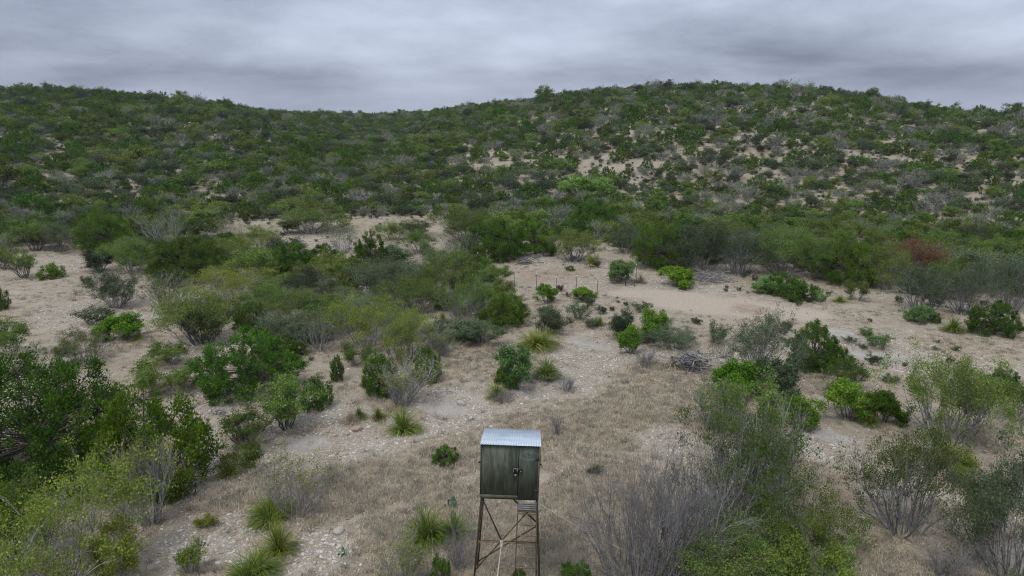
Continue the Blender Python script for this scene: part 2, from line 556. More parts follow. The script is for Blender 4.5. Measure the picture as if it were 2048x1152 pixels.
def leaves(C, A, length, width, tint0, tvar=0.25):
    """rhombic leaves (2 triangles) at C along A"""
    n = len(C)
    A = unit(A)
    W = unit(np.cross(A, unit(rng.normal(size=(n, 3)))))
    sz = np.clip(np.exp(rng.normal(-0.05, 0.38, n)), 0.35, 1.9)
    Ln = (length * sz * rng.uniform(0.8, 1.2, n))[:, None]; Wd = (width * sz * rng.uniform(0.7, 1.3, n))[:, None]
    bend = unit(np.cross(A, W)) * Ln * rng.uniform(-0.18, 0.18, n)[:, None]
    v = np.stack([C - A * Ln * 0.5, C + W * Wd * 0.5 + bend, C + A * Ln * 0.5, C - W * Wd * 0.5 + bend], 1).reshape(-1, 3)
    i = np.arange(n)[:, None] * 4
    f = np.concatenate([i + [0, 1, 2], i + [0, 2, 3]])
    t = np.clip(tint0 + rng.normal(0, tvar, n), 0, 1)
    return v, f, np.stack([np.repeat(t, 4), np.repeat(rng.random(n), 4)], -1)


def box(sx, sy, sz, c=(0, 0, 0)):
    v = np.array([[x, y, z] for x in (-.5, .5) for y in (-.5, .5) for z in (-.5, .5)]) * [sx, sy, sz] + np.array(c)
    f = np.array([[0, 1, 3, 2], [4, 6, 7, 5], [0, 4, 5, 1], [2, 3, 7, 6], [0, 2, 6, 4], [1, 5, 7, 3]])
    return v, f


def joined(parts):
    Vs, Fs, off = [], [], 0
    for v, f in parts:
        Vs.append(np.asarray(v, float)); Fs.append(np.asarray(f) + off); off += len(v)
    return np.concatenate(Vs), np.concatenate(Fs)


def bar(p, q, w, t=None):
    """a square or flat bar from p to q"""
    p, q = Vector(p), Vector(q)
    d = q - p; l = d.length
    rot = d.to_track_quat('Z', 'Y').to_matrix()
    v, f = box(w, t or w, l)
    v = np.array([tuple(rot @ Vector(x) + (p + q) / 2) for x in v])
    return v, f


# ------------------------------------------------------------------ plant prototypes: (stem mesh, crown mesh, width, height)
UP = Vector((0, 0, 1))


def rvec():
    return Vector((random.gauss(0, 1), random.gauss(0, 1), random.gauss(0, 1)))


def grow(p, d, length, r, lvl, maxl, q, lines, tips):
    k = 4 if lvl < 2 else 3
    pts = [p.copy()]
    for i in range(k):
        d = (d + rvec() * q['wig'] + UP * q['up']).normalized()
        p = p + d * (length / k)
        pts.append(p.copy())
    r1 = r * 0.55
    lines.append((pts, r, r1))
    if lvl == maxl:
        tips.append((p, d)); tips.append((pts[-2], d))
        return
    nc = random.randint(*q['kids'])
    for c in range(nc):
        t = 1.0 if c == 0 else random.uniform(0.3, 1.0)
        f = t * k; i = min(int(f), k - 1)
        b = pts[i].lerp(pts[i + 1], f - i)
        ax = d.cross(rvec()).normalized()
        nd = Quaternion(ax, random.uniform(*q['fork'])) @ d
        grow(b, nd, length * random.uniform(*q['shrink']), r1 * random.uniform(0.7, 0.95), lvl + 1, maxl, q, lines, tips)


def brush(seed, stems=7, el=(38, 82), length=1.0, r=0.032, maxl=3, wig=0.12, up=0.10, kids=(3, 4), fork=(0.25, 0.75), shrink=(0.5, 0.72),
          leaf=0.055, leaf_w=0.6, per=14, cover=1.0, flat=0.6, spread=0.10, sides=3, patch=0.0, low=0.0, base=0.16):
    random.seed(seed)
    q = dict(wig=wig, up=up, kids=kids, fork=fork, shrink=shrink)
    lines, tips = [], []
    for s in range(stems):
        az = 2 * math.pi * (s + random.uniform(-.35, .35)) / stems
        e = math.radians(random.uniform(*el))
        d = Vector((math.cos(az) * math.cos(e), math.sin(az) * math.cos(e), math.sin(e)))
        b = Vector((math.cos(az), math.sin(az), 0)) * base * math.sqrt(random.uniform(0.02, 1.0))
        b.z = -0.06
        grow(b, d, length * random.uniform(0.75, 1.2), r * random.uniform(0.7, 1.2), 0, maxl, q, lines, tips)
    lines = [([Vector((x.x, x.y, max(x.z, -0.06 if i == 0 else 0.02))) for i, x in enumerate(p)], a, b) for p, a, b in lines]
    Vs, Fs, Ts = tubes(lines, sides)
    Vl = Fl = Tl = None
    if per and cover > 0:
        P = np.array([tuple(t[0]) for t in tips]); D = np.array([tuple(t[1]) for t in tips])
        zmax = P[:, 2].max()
        keep = rng.random(len(P)) < cover
        if patch:      # foliage left in patches only
            nz = vnoise(P[:, 0] / 0.55 + seed, P[:, 1] / 0.55 + P[:, 2] / 0.6, seed)
            keep &= nz > patch
        keep &= P[:, 2] > zmax * (0.30 - low)
        P, D = P[keep], D[keep]
        ct = np.repeat(rng.uniform(0.15, 0.85, len(P)), per)
        C = np.repeat(P, per, 0) + rng.normal(size=(len(P) * per, 3)) * np.array([1, 1, flat]) * spread
        A = rng.normal(size=C.shape) * 0.8 + np.repeat(D, per, 0) * 0.7 + [0, 0, 0.25]
        Vl, Fl, Tl = leaves(C, A, leaf, leaf * leaf_w, ct, 0.18)
        Vl[:, 2] = np.maximum(Vl[:, 2], 0.03)
    R = Vs if Vl is None else np.concatenate([Vs, Vl])
    return (Vs, Fs, Ts), (Vl, Fl, Tl), R


def juniper(seed, lobes=12, tufts=12, per=80, W=4.0, Hh=3.0, leaf=0.11, upright=0.0, skirt=0.02, sides=4, lobe=0.125, tuft=0.30):
    random.seed(seed)
    r_ = np.random.default_rng(seed)
    lines, Cs, As, Ts_ = [], [], [], []
    trunk_top = Vector((random.uniform(-.1, .1), random.uniform(-.1, .1), Hh * 0.28))
    for s in range(random.randint(3, 5)):
        b = Vector((random.uniform(-.15, .15), random.uniform(-.15, .15), -0.08))
        lines.append(([b, b.lerp(trunk_top, 0.4) + rvec() * 0.06, b.lerp(trunk_top, 0.75) + rvec() * 0.08, trunk_top + rvec() * 0.1], 0.085, 0.055))
    for l in range(lobes):
        az = 2 * math.pi * (l * 0.618 + random.uniform(-.08, .08))
        h = skirt + (1 - skirt) * ((l + random.uniform(0.1, 0.9)) / lobes) ** 1.45
        prof = math.sqrt(max(0.03, 1 - (max(0, h - 0.28) / 0.76) ** 2)) * (0.78 + 0.22 * min(1, h / 0.28))
        inner = random.random() < 0.16
        rad = W * 0.5 * prof * (random.uniform(0.2, 0.55) if inner else random.uniform(0.68, 0.92))
        if h > 0.88:
            rad *= random.uniform(0.2, 0.9)
        c = Vector((math.cos(az) * rad, math.sin(az) * rad, Hh * (0.07 + 0.78 * h) * random.uniform(0.9, 1.08)))
        m = trunk_top.lerp(c, 0.5) + rvec() * 0.12 - Vector((0, 0, 0.06))
        lines.append(([trunk_top, trunk_top.lerp(m, 0.6) + rvec() * 0.05, m, c], 0.04, 0.016))
        size = W * lobe * random.uniform(0.75, 1.3)
        ltint = random.uniform(0.2, 0.75)
        for t in range(tufts):
            d = unit(r_.normal(size=3) + np.array([math.cos(az) * 0.5, math.sin(az) * 0.5, 0.55]))
            tc = np.array(c) + d * size * r_.uniform(0.65, 1.1) * np.array([1, 1, 0.8 + 0.5 * upright])
            tc[2] = max(tc[2], 0.12)
            lines.append(([c, c.lerp(Vector(tc), 0.6) + rvec() * 0.04, Vector(tc)], 0.02, 0.008))
            n = int(per * r_.uniform(0.7, 1.3))
            ts = tuft * r_.uniform(0.7, 1.25)
            ax = unit(d * 0.6 + np.array([0, 0, 0.9 + upright]))
            off = r_.normal(size=(n, 3)); off = unit(off) * (r_.random((n, 1)) ** 0.45) * ts * 0.62
            al = off @ ax
            off = off + np.outer(al, ax) * (0.35 + 0.5 * upright)
            P = tc + off
            P[:, 2] = np.maximum(P[:, 2], 0.05)
            A = unit(off) * 0.9 + ax * 0.9 + r_.normal(size=(n, 3)) * 0.45
            Cs.append(P); As.append(A); Ts_.append(np.clip(np.full(n, ltint + r_.normal(0, 0.16)), 0, 1))
    C, A, T0 = np.concatenate(Cs), np.concatenate(As), np.concatenate(Ts_)
    Vl, Fl, Tl = leaves(C, A, leaf, leaf * 0.44, T0, 0.16)
    V, Fc, Tt = tubes(lines, sides)
    V[:, 2] = np.maximum(V[:, 2], -0.08)
    return (V, Fc, Tt), (Vl, Fl, Tl), Vl


def rosette(seed, n=260, L=1.0, w=0.022, el=(8, 88), droop=0.9, dry=60, segs=4, heads=1):
    r_ = np.random.default_rng(seed)

    def blades(m, L, e0, e1, dr, wd, centre):
        az = r_.uniform(0, 2 * math.pi, m); e = np.radians(r_.uniform(e0, e1, m))
        l = L * r_.uniform(0.7, 1.15, m)
        out = np.stack([np.cos(az), np.sin(az)], -1)
        rows = []
        for k in range(segs + 1):
            t = k / segs
            ee = e - dr * t * t * r_.uniform(0.6, 1.0, m) * np.cos(e)
            rad = 0.03 + l * t * np.cos(ee); z = l * t * np.sin(ee)
            rows.append(np.stack([out[:, 0] * rad + centre[0], out[:, 1] * rad + centre[1], np.maximum(z, 0.02) + 0.02], -1))
        P = np.stack(rows, 1)
        side = np.stack([-out[:, 1], out[:, 0], r_.normal(0, 0.4, m)], -1); side = unit(side)
        wk = wd * np.array([1.0, 1.0, 0.85, 0.6, 0.12][:segs + 1])
        V = np.stack([P - side[:, None, :] * wk[None, :, None] * .5, P + side[:, None, :] * wk[None, :, None] * .5], 2).reshape(-1, 3)
        i = np.arange(m)[:, None] * (2 * (segs + 1)) + np.arange(segs)[None, :] * 2
        i = i.reshape(-1, 1)
        f = np.concatenate([i + [0, 1, 3], i + [0, 3, 2]])
        t = np.repeat(r_.uniform(0.1, 0.9, m), 2 * (segs + 1)); t2 = np.repeat(r_.random(m), 2 * (segs + 1))
        return V, f, np.stack([t, t2], -1)
    VS, FS, TS, DV, DF, DT = [], [], [], [], [], []
    o = od = 0
    for h in range(heads):
        c = (0, 0) if heads == 1 else tuple(r_.uniform(-.28, .28, 2))
        V, f, t = blades(n // heads, L, el[0], el[1], droop, w, c)
        VS.append(V); FS.append(f + o); TS.append(t); o += len(V)
        V, f, t = blades(dry // heads, L * 0.8, 2, 30, 0.8, w * 1.1, c)
        DV.append(V); DF.append(f + od); DT.append(t); od += len(V)
    V = np.concatenate(VS)
    return (np.concatenate(DV), np.concatenate(DF), np.concatenate(DT)), (V, np.concatenate(FS), np.concatenate(TS)), V


PROTO = {}


def add_proto(kind, gen, stem_mat, leaf_mat_, sname, lname):
    (Vs, Fs, Ts), (Vl, Fl, Tl), R = gen
    w = 0.5 * (np.percentile(R[:, 0], 98.5) - np.percentile(R[:, 0], 1.5) + np.percentile(R[:, 1], 98.5) - np.percentile(R[:, 1], 1.5))
    h = np.percentile(R[:, 2], 98.5)
    # centre the crown over the base
    far = kind[0] == 'f'
    sm = tri_mesh(sname, Vs, Fs, Ts, [stem_mat]) if not far else None
    lm = tri_mesh(lname, Vl, Fl, Tl, [leaf_mat_]) if Vl is not None and not far else None
    PROTO.setdefault(kind, []).append(dict(stem=sm, leaf=lm, w=w, h=h, raw=((Vs, Fs, Ts), (Vl, Fl, Tl)), smat=stem_mat, lmat=leaf_mat_, sname=sname, lname=lname))


def whole_mesh(p, name):
    """stems and leaves as one mesh with two materials, for plants too far away to show parts"""
    if 'whole' not in p:
        (Vs, Fs, Ts), (Vl, Fl, Tl) = p['raw']
        if Vl is None:
            p['whole'] = p['stem']
        else:
            V = np.concatenate([Vs, Vl]); Fc = np.concatenate([Fs, Fl + len(Vs)])
            mi = np.concatenate([np.zeros(len(Fs), int), np.ones(len(Fl), int)])
            p['whole'] = tri_mesh(name, V, Fc, np.concatenate([Ts, Tl]), [p['smat'], p['lmat']], mi)
    return p['whole']


# near plants; the capital L kinds are the same plants grown larger, so that leaves and twigs keep their size
NEAR = (
    ('J', 3, lambda i: juniper(100 + i, lobes=42 + i, tufts=9, per=80, W=4.0, Hh=3.0, leaf=0.082), 'juniper', 'juniper', 'trunk', 'crown'),
    ('JL', 1, lambda i: juniper(130 + i, lobes=74, tufts=10, per=88, W=6.0, Hh=4.2, leaf=0.085, lobe=0.115, tuft=0.40), 'juniper', 'juniper', 'trunk', 'crown'),
    ('JU', 3, lambda i: juniper(140 + i, lobes=32, tufts=9, per=88, W=3.0, Hh=3.2, upright=0.9, tuft=0.30, leaf=0.078, lobe=0.13), 'juniper', 'juniper_bright', 'trunk', 'crown'),
    ('JS', 3, lambda i: juniper(170 + i, lobes=20, tufts=7, per=44, W=1.6, Hh=1.3, upright=0.8, leaf=0.075, tuft=0.19, skirt=0.0, lobe=0.15), 'juniper', 'juniper_bright', 'trunk', 'crown'),
    ('O', 3, lambda i: brush(200 + i, stems=9, per=17, spread=0.105, leaf=0.058, flat=0.55, low=0.17, el=(30, 82)), 'grey', 'olive', 'stems', 'crown'),
    ('OL', 2, lambda i: brush(210 + i, stems=16, length=1.3, maxl=4, kids=(3, 3), per=12, spread=0.115, leaf=0.045, flat=0.55, low=0.15, el=(24, 82), r=0.036, base=0.4), 'grey', 'olive', 'stems', 'crown'),
    ('OY', 3, lambda i: brush(230 + i, stems=9, per=18, el=(28, 75), spread=0.11, leaf=0.058, flat=0.45, low=0.12), 'grey', 'yellow', 'stems', 'crown'),
    ('OYL', 2, lambda i: brush(240 + i, stems=20, length=1.3, maxl=4, kids=(3, 3), per=12, el=(22, 80), spread=0.11, leaf=0.042, flat=0.45, low=0.15, r=0.034, patch=0.38, base=0.6), 'pale', 'yellow', 'stems', 'crown'),
    ('M', 3, lambda i: brush(260 + i, stems=11, per=13, kids=(3, 5), patch=0.36, spread=0.09, leaf=0.052, r=0.034), 'dark', 'olive', 'stems', 'crown'),
    ('ML', 2, lambda i: brush(270 + i, stems=24, length=1.25, maxl=4, kids=(3, 3), per=9, patch=0.50, spread=0.085, leaf=0.040, r=0.034, up=0.06, el=(22, 86), low=0.22, base=0.5), 'grey', 'olive', 'stems', 'crown'),
    ('MD', 3, lambda i: brush(290 + i, stems=11, per=15, kids=(3, 5), patch=0.2, spread=0.10, leaf=0.056, low=0.2), 'dark', 'dark', 'stems', 'crown'),
    ('MDL', 2, lambda i: brush(300 + i, stems=22, length=1.25, maxl=4, kids=(3, 3), per=12, patch=0.34, spread=0.10, leaf=0.044, low=0.25, r=0.036, el=(22, 86), base=0.5), 'grey', 'dark', 'stems', 'crown'),
    ('B', 3, lambda i: brush(320 + i, stems=18, kids=(3, 5), per=8, cover=0.14, el=(45, 86), r=0.026, wig=0.10, up=0.13, fork=(0.15, 0.55), leaf=0.05), 'pale', 'olive', 'stems', 'crown'),
    ('BD', 3, lambda i: brush(340 + i, stems=18, kids=(4, 5), per=0, el=(35, 82), r=0.024, wig=0.14), 'grey', 'olive', 'stems', 'crown'),
    ('BL', 2, lambda i: brush(345 + i, stems=26, length=1.3, maxl=4, kids=(3, 3), per=7, cover=0.12, el=(35, 86), r=0.030, wig=0.10, up=0.11, fork=(0.15, 0.5), leaf=0.05, base=0.5), 'pale', 'olive', 'stems', 'crown'),
    ('BDL', 1, lambda i: brush(348 + i, stems=54, length=1.2, maxl=4, kids=(3, 3), per=0, el=(22, 86), r=0.030, wig=0.13, up=0.07, base=0.75), 'grey', 'olive', 'stems', 'crown'),
    ('G', 3, lambda i: brush(350 + i, stems=10, per=18, el=(30, 85), length=0.6, r=0.02, spread=0.075, leaf=0.06, flat=0.7, low=0.25, patch=0.25), 'dark', 'lime', 'stems', 'crown'),
    ('W', 3, lambda i: brush(370 + i, stems=14, per=9, el=(45, 88), length=0.45, maxl=2, r=0.010, spread=0.05, leaf=0.045, kids=(3, 4), fork=(.1, .4), low=0.3), 'dark', 'dark', 'stems', 'crown'),
    ('S', 3, lambda i: rosette(400 + i, n=400, dry=200, el=(0, 86), w=0.026), None, 'sotol', 'dry_skirt', 'blades'),
    ('SC', 3, lambda i: rosette(420 + i, n=600, dry=330, heads=3, droop=1.2, el=(0, 80), w=0.026), None, 'sotol', 'dry_skirt', 'blades'),
)
# far plants, lighter
FAR = (
    ('fJ', 5, lambda i: juniper(500 + i, lobes=24, tufts=6, per=20, W=4.0, Hh=2.6, leaf=0.20, tuft=0.36, sides=3, skirt=0.05, lobe=0.14), 'juniper', 'juniper', 'trunk', 'crown'),
    ('fO', 4, lambda i: brush(520 + i, stems=9, maxl=2, kids=(3, 5), per=16, spread=0.16, leaf=0.11, flat=0.6, length=1.2, r=0.036, low=0.2, el=(28, 82)), 'grey', 'olive', 'stems', 'crown'),
    ('fD', 4, lambda i: brush(540 + i, stems=10, maxl=2, kids=(4, 5), per=13, spread=0.15, leaf=0.10, flat=0.7, length=1.2, r=0.036, low=0.25, el=(28, 82)), 'grey', 'dark', 'stems', 'crown'),
    ('fB', 3, lambda i: brush(560 + i, stems=14, maxl=2, kids=(5, 7), per=5, cover=0.15, el=(40, 85), length=1.1, r=0.036, leaf=0.09), 'pale', 'olive', 'stems', 'crown'),
    ('fS', 2, lambda i: rosette(580 + i, n=90, dry=30, w=0.05, segs=3), None, 'sotol', 'dry_skirt', 'blades'),
)
for kind, cnt_, gen, bk, lf, sn, ln in NEAR + FAR:
    for i in range(cnt_):
        add_proto(kind, gen(i), BARK[bk] if bk else LEAF['sotol_dry'], LEAF[lf], sn, ln)

# ------------------------------------------------------------------ the ground: one polar sheet round the camera, fine in view
def build_ground():
    az = np.concatenate([np.linspace(-180, -48, 34)[:-1], np.linspace(-48, 48, 320), np.linspace(48, 180, 34)[1:-1]])
    r = np.concatenate([[0.4, 3, 6, 9], np.arange(11, 75, 0.38), np.geomspace(75, 460, 120), [520, 620, 800, 1100, 1600, 2400]])
    A, R = np.meshgrid(np.radians(az), r)
    x, y = R * np.sin(A), R * np.cos(A)
    z = terrain(x, y)
    V = np.stack([x, y, z], -1).reshape(-1, 3)
    n, k = len(r), len(az)
    i = np.arange(n - 1)[:, None] * k; j = np.arange(k)[None, :]; j2 = (j + 1) % k
    f = np.stack([i + j, i + k + j, i + k + j2, i + j2], -1).reshape(-1, 4)[:, ::-1]
    me = tri_mesh('ground', V, f, None, [ground_mat()], None, True)
    g, ro, re, gv, sm = zones(x.ravel(), y.ravel())
    for nm, cols in (('zone', (g, ro, re)), ('zone2', (gv, sm, sm))):
        at = me.attributes.new(nm, 'FLOAT_COLOR', 'POINT')
        c = np.ones((len(V), 4), np.float32)
        for q in range(3):
            c[:, q] = cols[q]
        at.data.foreach_set('color', c.ravel())
    tag(obj('ground', me), kind='structure')


build_ground()

# ------------------------------------------------------------------ the hunting blind
PAINT = simple_mat('weathered_green_paint', (0.044, 0.054, 0.036), (0.118, 0.124, 0.088), 5.0, 0.8, 0.0, (3.2, 3.2, 0.42), 0.15, 0.38, 0.68)
PAINT_D = simple_mat('dark_green_paint', (0.034, 0.045, 0.031), (0.074, 0.086, 0.062), 5.0, 0.75, 0.0, (3.0, 3.0, 0.45), 0.1)
TRIMW = simple_mat('weathered_trim', (0.060, 0.062, 0.040), (0.125, 0.120, 0.085), 6.0, 0.85, 0.0, (1, 1, 1))
TIN = simple_mat('galvanised_tin', (0.36, 0.415, 0.455), (0.50, 0.555, 0.59), 2.6, 0.5, 0.25, (0.6, 1.6, 1), 0.0)
RUST = simple_mat('rusty_steel', (0.050, 0.034, 0.022), (0.150, 0.095, 0.050), 7.0, 0.8, 0.15)
RUST_L = simple_mat('rusty_rung_steel', (0.115, 0.066, 0.028), (0.260, 0.175, 0.085), 6.0, 0.8, 0.1)
LEGM = simple_mat('dark_steel_leg', (0.022, 0.022, 0.017), (0.060, 0.050, 0.034), 5.0, 0.7, 0.2)
GRATE = simple_mat('grey_grate_steel', (0.17, 0.175, 0.17), (0.28, 0.28, 0.27), 6.0, 0.6, 0.3)
BLACK = simple_mat('black_plastic', (0.008, 0.008, 0.010), (0.020, 0.020, 0.022), 6.0, 0.5)
SILVER = simple_mat('scuffed_silver', (0.28, 0.29, 0.30), (0.42, 0.43, 0.44), 6.0, 0.4, 0.5)
STENCIL = simple_mat('faded_stencil_paint', (0.15, 0.16, 0.145), (0.30, 0.31, 0.29), 9.0, 0.8)
ROPE = simple_mat('pale_rope', (0.40, 0.37, 0.32), (0.54, 0.50, 0.45), 20.0, 0.9)


def build_blind():
    c = Vector((-0.10, 15.7 + 0.76, 0))
    c.z = float(terrain(c.x, c.y))
    root = bpy.data.objects.new('hunting_blind', None); COL.objects.link(root)
    root.location = (c.x - 0.035, c.y, c.z)
    root.rotation_euler = (0, math.radians(1.5), math.radians(-1.8))
    tag(root, 'dark green hunting blind with tin roof on a rusty ladder tower', 'hunting blind')
    Z0, Z1, hw = 3.2 - c.z, 4.70 - c.z, 0.755
    yf = -0.76

    def q(name, vf, mat, parent=root, smooth=False):
        v, f = vf
        return obj(name, tri_mesh(name, v, f, None, [mat], None, smooth), parent)
    # walls are boards 2 cm thick; the sloped roof falls to the back
    zb = Z1 - 0.34
    q('wall_panel', joined([box(0.965, 0.02, Z1 - Z0 - 0.10, (-hw + 0.4825, yf, (Z0 + Z1) / 2 + 0.05))]), PAINT)
    for s in (-1, 1):      # side walls with a window slot
        x = s * (hw - 0.01)
        pr = [np.array([[x + a, yf + 0.013, Z0], [x + a, 0.76, Z0], [x + a, 0.76, zb], [x + a, yf + 0.013, Z1 - 0.006]]) for a in (-0.01, 0.01)]
        v = np.concatenate(pr)
        f = np.array([[0, 1, 2, 3], [7, 6, 5, 4], [0, 4, 5, 1], [1, 5, 6, 2], [2, 6, 7, 3], [3, 7, 4, 0]])
        w = q('side_wall', (v, f), PAINT)
        q('window_shutter', box(0.02, 0.9, 0.26, (x + s * 0.022, 0.02, Z0 + 0.88)), PAINT_D, w)
        q('bolt', box(0.05, 0.035, 0.035, (x + s * 0.036, yf + 0.10, Z0 + 0.93)), BLACK, w)
    q('back_wall', box(2 * hw - 0.05, 0.02, zb - Z0, (0, 0.748, (Z0 + zb) / 2)), PAINT)
    q('floor', box(2 * hw - 0.05, 1.46, 0.05, (0, 0, Z0 - 0.03)), LEGM)
    q('bottom_trim', box(0.97, 0.05, 0.085, (-hw + 0.485, yf - 0.005, Z0 + 0.045)), TRIMW)
    q('corner_post', box(0.045, 0.035, Z1 - Z0 - 0.02, (hw - 0.024, yf - 0.012, (Z0 + Z1) / 2 - 0.005)), TRIMW)
    q('corner_post', box(0.020, 0.028, Z1 - Z0 - 0.12, (-hw + 0.010, yf - 0.012, (Z0 + Z1) / 2 + 0.03)), PAINT_D)
    door = q('door', box(0.49, 0.025, Z1 - Z0 - 0.02, (0.226 + 0.245, yf - 0.010, (Z0 + Z1) / 2 - 0.005)), PAINT_D)
    lx, lz, ly = 0.175, Z0 + 0.80, yf - 0.035
    latch = q('latch', joined([box(0.13, 0.05, 0.14, (lx - 0.02, ly, lz)), box(0.12, 0.03, 0.05, (lx + 0.07, ly, lz + 0.03))]), BLACK, door)
    q('latch_edge', joined([box(0.14, 0.012, 0.014, (lx - 0.02, ly - 0.031, lz + 0.07)), box(0.012, 0.012, 0.075, (lx - 0.083, ly - 0.031, lz + 0.012)),
                            box(0.012, 0.012, 0.075, (lx + 0.012, ly - 0.031, lz + 0.012))]), SILVER, latch)
    q('padlock', box(0.05, 0.03, 0.035, (lx - 0.03, ly - 0.01, lz - 0.115)), SILVER, latch)
    q('latch_bolt', box(0.022, 0.022, 0.022, (lx + 0.105, ly - 0.015, lz + 0.0)), SILVER, latch)
    for k in range(2):
        q('hinge', box(0.07, 0.02, 0.09, (hw - 0.065, yf - 0.034, Z0 + (0.25, 1.15)[k])), LEGM, door)
    # emblem on the door: an oval ring with arched lettering and a running deer
    ex, ez, ea, eb, ey = 0.47, Z0 + 1.225, 0.205, 0.125, yf - 0.0245
    parts = []
    th = np.linspace(0, 2 * math.pi, 49)[:-1]

    def ring(a, b, w):
        vo = np.stack([ex + (a + w) * np.cos(th), np.full(48, ey), ez + (b + w) * np.sin(th)], -1)
        vi = np.stack([ex + a * np.cos(th), np.full(48, ey), ez + b * np.sin(th)], -1)
        i = np.arange(48); i2 = (i + 1) % 48
        return np.concatenate([vo, vi]), np.stack([i, i2, i2 + 48, i + 48], -1)
    V4, F4 = ring(ea, eb, 0.009)
    q('emblem_ring', (V4, F4), STENCIL, door)

    def arched(txt, top, size, span):
        cu = bpy.data.curves.new('lettering', 'FONT'); cu.body = txt; cu.size = size; cu.align_x = 'CENTER'
        to = bpy.data.objects.new('lettering', cu); COL.objects.link(to)
        dg = bpy.context.evaluated_depsgraph_get()
        me = bpy.data.meshes.new_from_object(to.evaluated_get(dg))
        bpy.data.objects.remove(to)
        co = np.zeros(len(me.vertices) * 3, np.float32); me.vertices.foreach_get('co', co); co = co.reshape(-1, 3)
        wd = co[:, 0].max() - co[:, 0].min()
        u = (co[:, 0] - co[:, 0].min()) / wd - 0.5
        h_ = co[:, 1] - size * 0.3
        ang = (math.pi / 2 - u * span) if top else (-math.pi / 2 + u * span)
        rx, rz = ea - 0.045, eb - 0.036
        sgn = 1 if top else -1
        X = ex + (rx + sgn * h_) * np.cos(ang); Zv = ez + (rz + sgn * h_) * np.sin(ang)
        me.vertices.foreach_set('co', np.stack([X, np.full(len(X), ey - 0.001), Zv], -1).astype(np.float32).ravel())
        me.materials.clear(); me.materials.append(STENCIL); me.update()
        o = obj('emblem_lettering', me, door)
        return o
    arched('TEXAS HUNTER', True, 0.062, 2.5)
    arched('PRODUCTS', False, 0.058, 1.9)
    deer = [(-0.105, -0.015), (-0.075, 0.008), (-0.045, 0.0), (-0.01, -0.022), (0.04, -0.018), (0.065, 0.012), (0.085, 0.045)]
    strokes = [deer, [(-0.045, 0.0), (-0.062, -0.045)], [(-0.03, -0.01), (-0.03, -0.05)], [(0.04, -0.018), (0.05, -0.05)], [(0.055, -0.008), (0.09, -0.035)],
               [(0.085, 0.045), (0.115, 0.04)], [(0.075, 0.035), (0.045, 0.058), (0.005, 0.056)], [(0.085, 0.045), (0.075, 0.066)]]
    dp = []
    for st in strokes:
        for a, b in zip(st[:-1], st[1:]):
            dp.append(bar((ex + a[0], ey, ez + a[1]), (ex + b[0], ey, ez + b[1]), 0.012, 0.003))
    q('emblem_deer', joined(dp), STENCIL, door)
    # corrugated roof
    nx = 24 * 8 + 1
    xs = np.linspace(-hw - 0.008, hw + 0.012, nx)
    wz = 0.0055 * np.cos(np.linspace(0, 24 * 2 * math.pi, nx))
    fr = np.stack([xs, np.full(nx, yf - 0.07), Z1 + 0.018 + wz], -1); bk = np.stack([xs, np.full(nx, 0.80), zb + 0.018 + wz], -1)
    dn = np.array([0, 0, -0.004])
    V = np.concatenate([fr, bk, fr + dn, bk + dn])
    i = np.arange(nx - 1)
    top = np.stack([i, i + 1, i + 1 + nx, i + nx], -1)
    bot = np.stack([i + 2 * nx + 1, i + 2 * nx, i + 3 * nx, i + 3 * nx + 1], -1)
    e1 = np.stack([i + 2 * nx, i + 2 * nx + 1, i + 1, i], -1)
    e2 = np.stack([i + nx, i + nx + 1, i + 3 * nx + 1, i + 3 * nx], -1)
    q('roof', (V, np.concatenate([top, bot, e1, e2])), TIN)
    # tower
    zt = Z0 - 0.055
    tops = {(-1, -1): (-0.715, yf + 0.03), (1, -1): (0.715, yf + 0.03), (-1, 1): (-0.70, 0.70), (1, 1): (0.70, 0.70)}

    def leg_at(k, z):
        sx, sy = k
        x0, y0 = tops[k]
        t = (zt - z) / zt
        return (x0 + sx * 0.20 * t, y0 + sy * 0.16 * t, z)
    for k in tops:
        q('leg', joined([bar(leg_at(k, -0.12), leg_at(k, zt), 0.037)]), LEGM)
    FL, FR, BL, BR = (-1, -1), (1, -1), (-1, 1), (1, 1)
    for z in (1.98, 0.92):
        for a, b in ((FL, FR), (BL, BR), (FL, BL), (FR, BR)):
            if z > 1.5 and (a, b) == (BL, BR):
                continue
            q('rail', bar(leg_at(a, z), leg_at(b, z), 0.026), RUST_L if a == FL and b == FR else RUST)
    pa, pb = Vector(leg_at(FL, zt - 0.03)), Vector(leg_at(FL, 1.99)).lerp(Vector(leg_at(FR, 1.99)), 0.40)
    q('brace', bar(pa + Vector((0.03, 0.03, 0)), pb + Vector((0, 0.03, 0)), 0.028), LEGM)
    q('brace', bar(Vector(leg_at(FR, zt - 0.06)) + Vector((0, 0.065, 0)), Vector(leg_at(FL, 1.10)) + Vector((0, 0.065, 0)), 0.024), RUST)
    q('brace', bar(leg_at(BL, zt - 0.02), leg_at(BR, 1.55), 0.034), LEGM)
    q('brace', bar(leg_at(BR, 1.5), leg_at(BL, 0.2), 0.03), RUST)
    q('brace', bar(leg_at(FL, zt - 0.05), leg_at(BL, 1.3), 0.026), RUST)
    q('brace', bar(leg_at(FR, zt - 0.05), leg_at(BR, 1.3), 0.026), RUST)
    # ladder under the door
    yl = lambda z: leg_at(FR, z)[1] - 0.065
    for xt, xb in ((0.235, 0.20), (0.705, 0.80)):
        q('ladder_rail', bar((xt, yl(zt) , zt - 0.01), (xb, yl(0.0), -0.1), 0.026), RUST)
    z = zt - 0.34
    while z > 0.1:
        t = (zt - z) / zt
        q('rung', bar((0.235 - 0.035 * t, yl(z) - 0.01, z), (0.705 + 0.095 * t, yl(z) - 0.01, z), 0.021), RUST_L)
        z -= 0.305
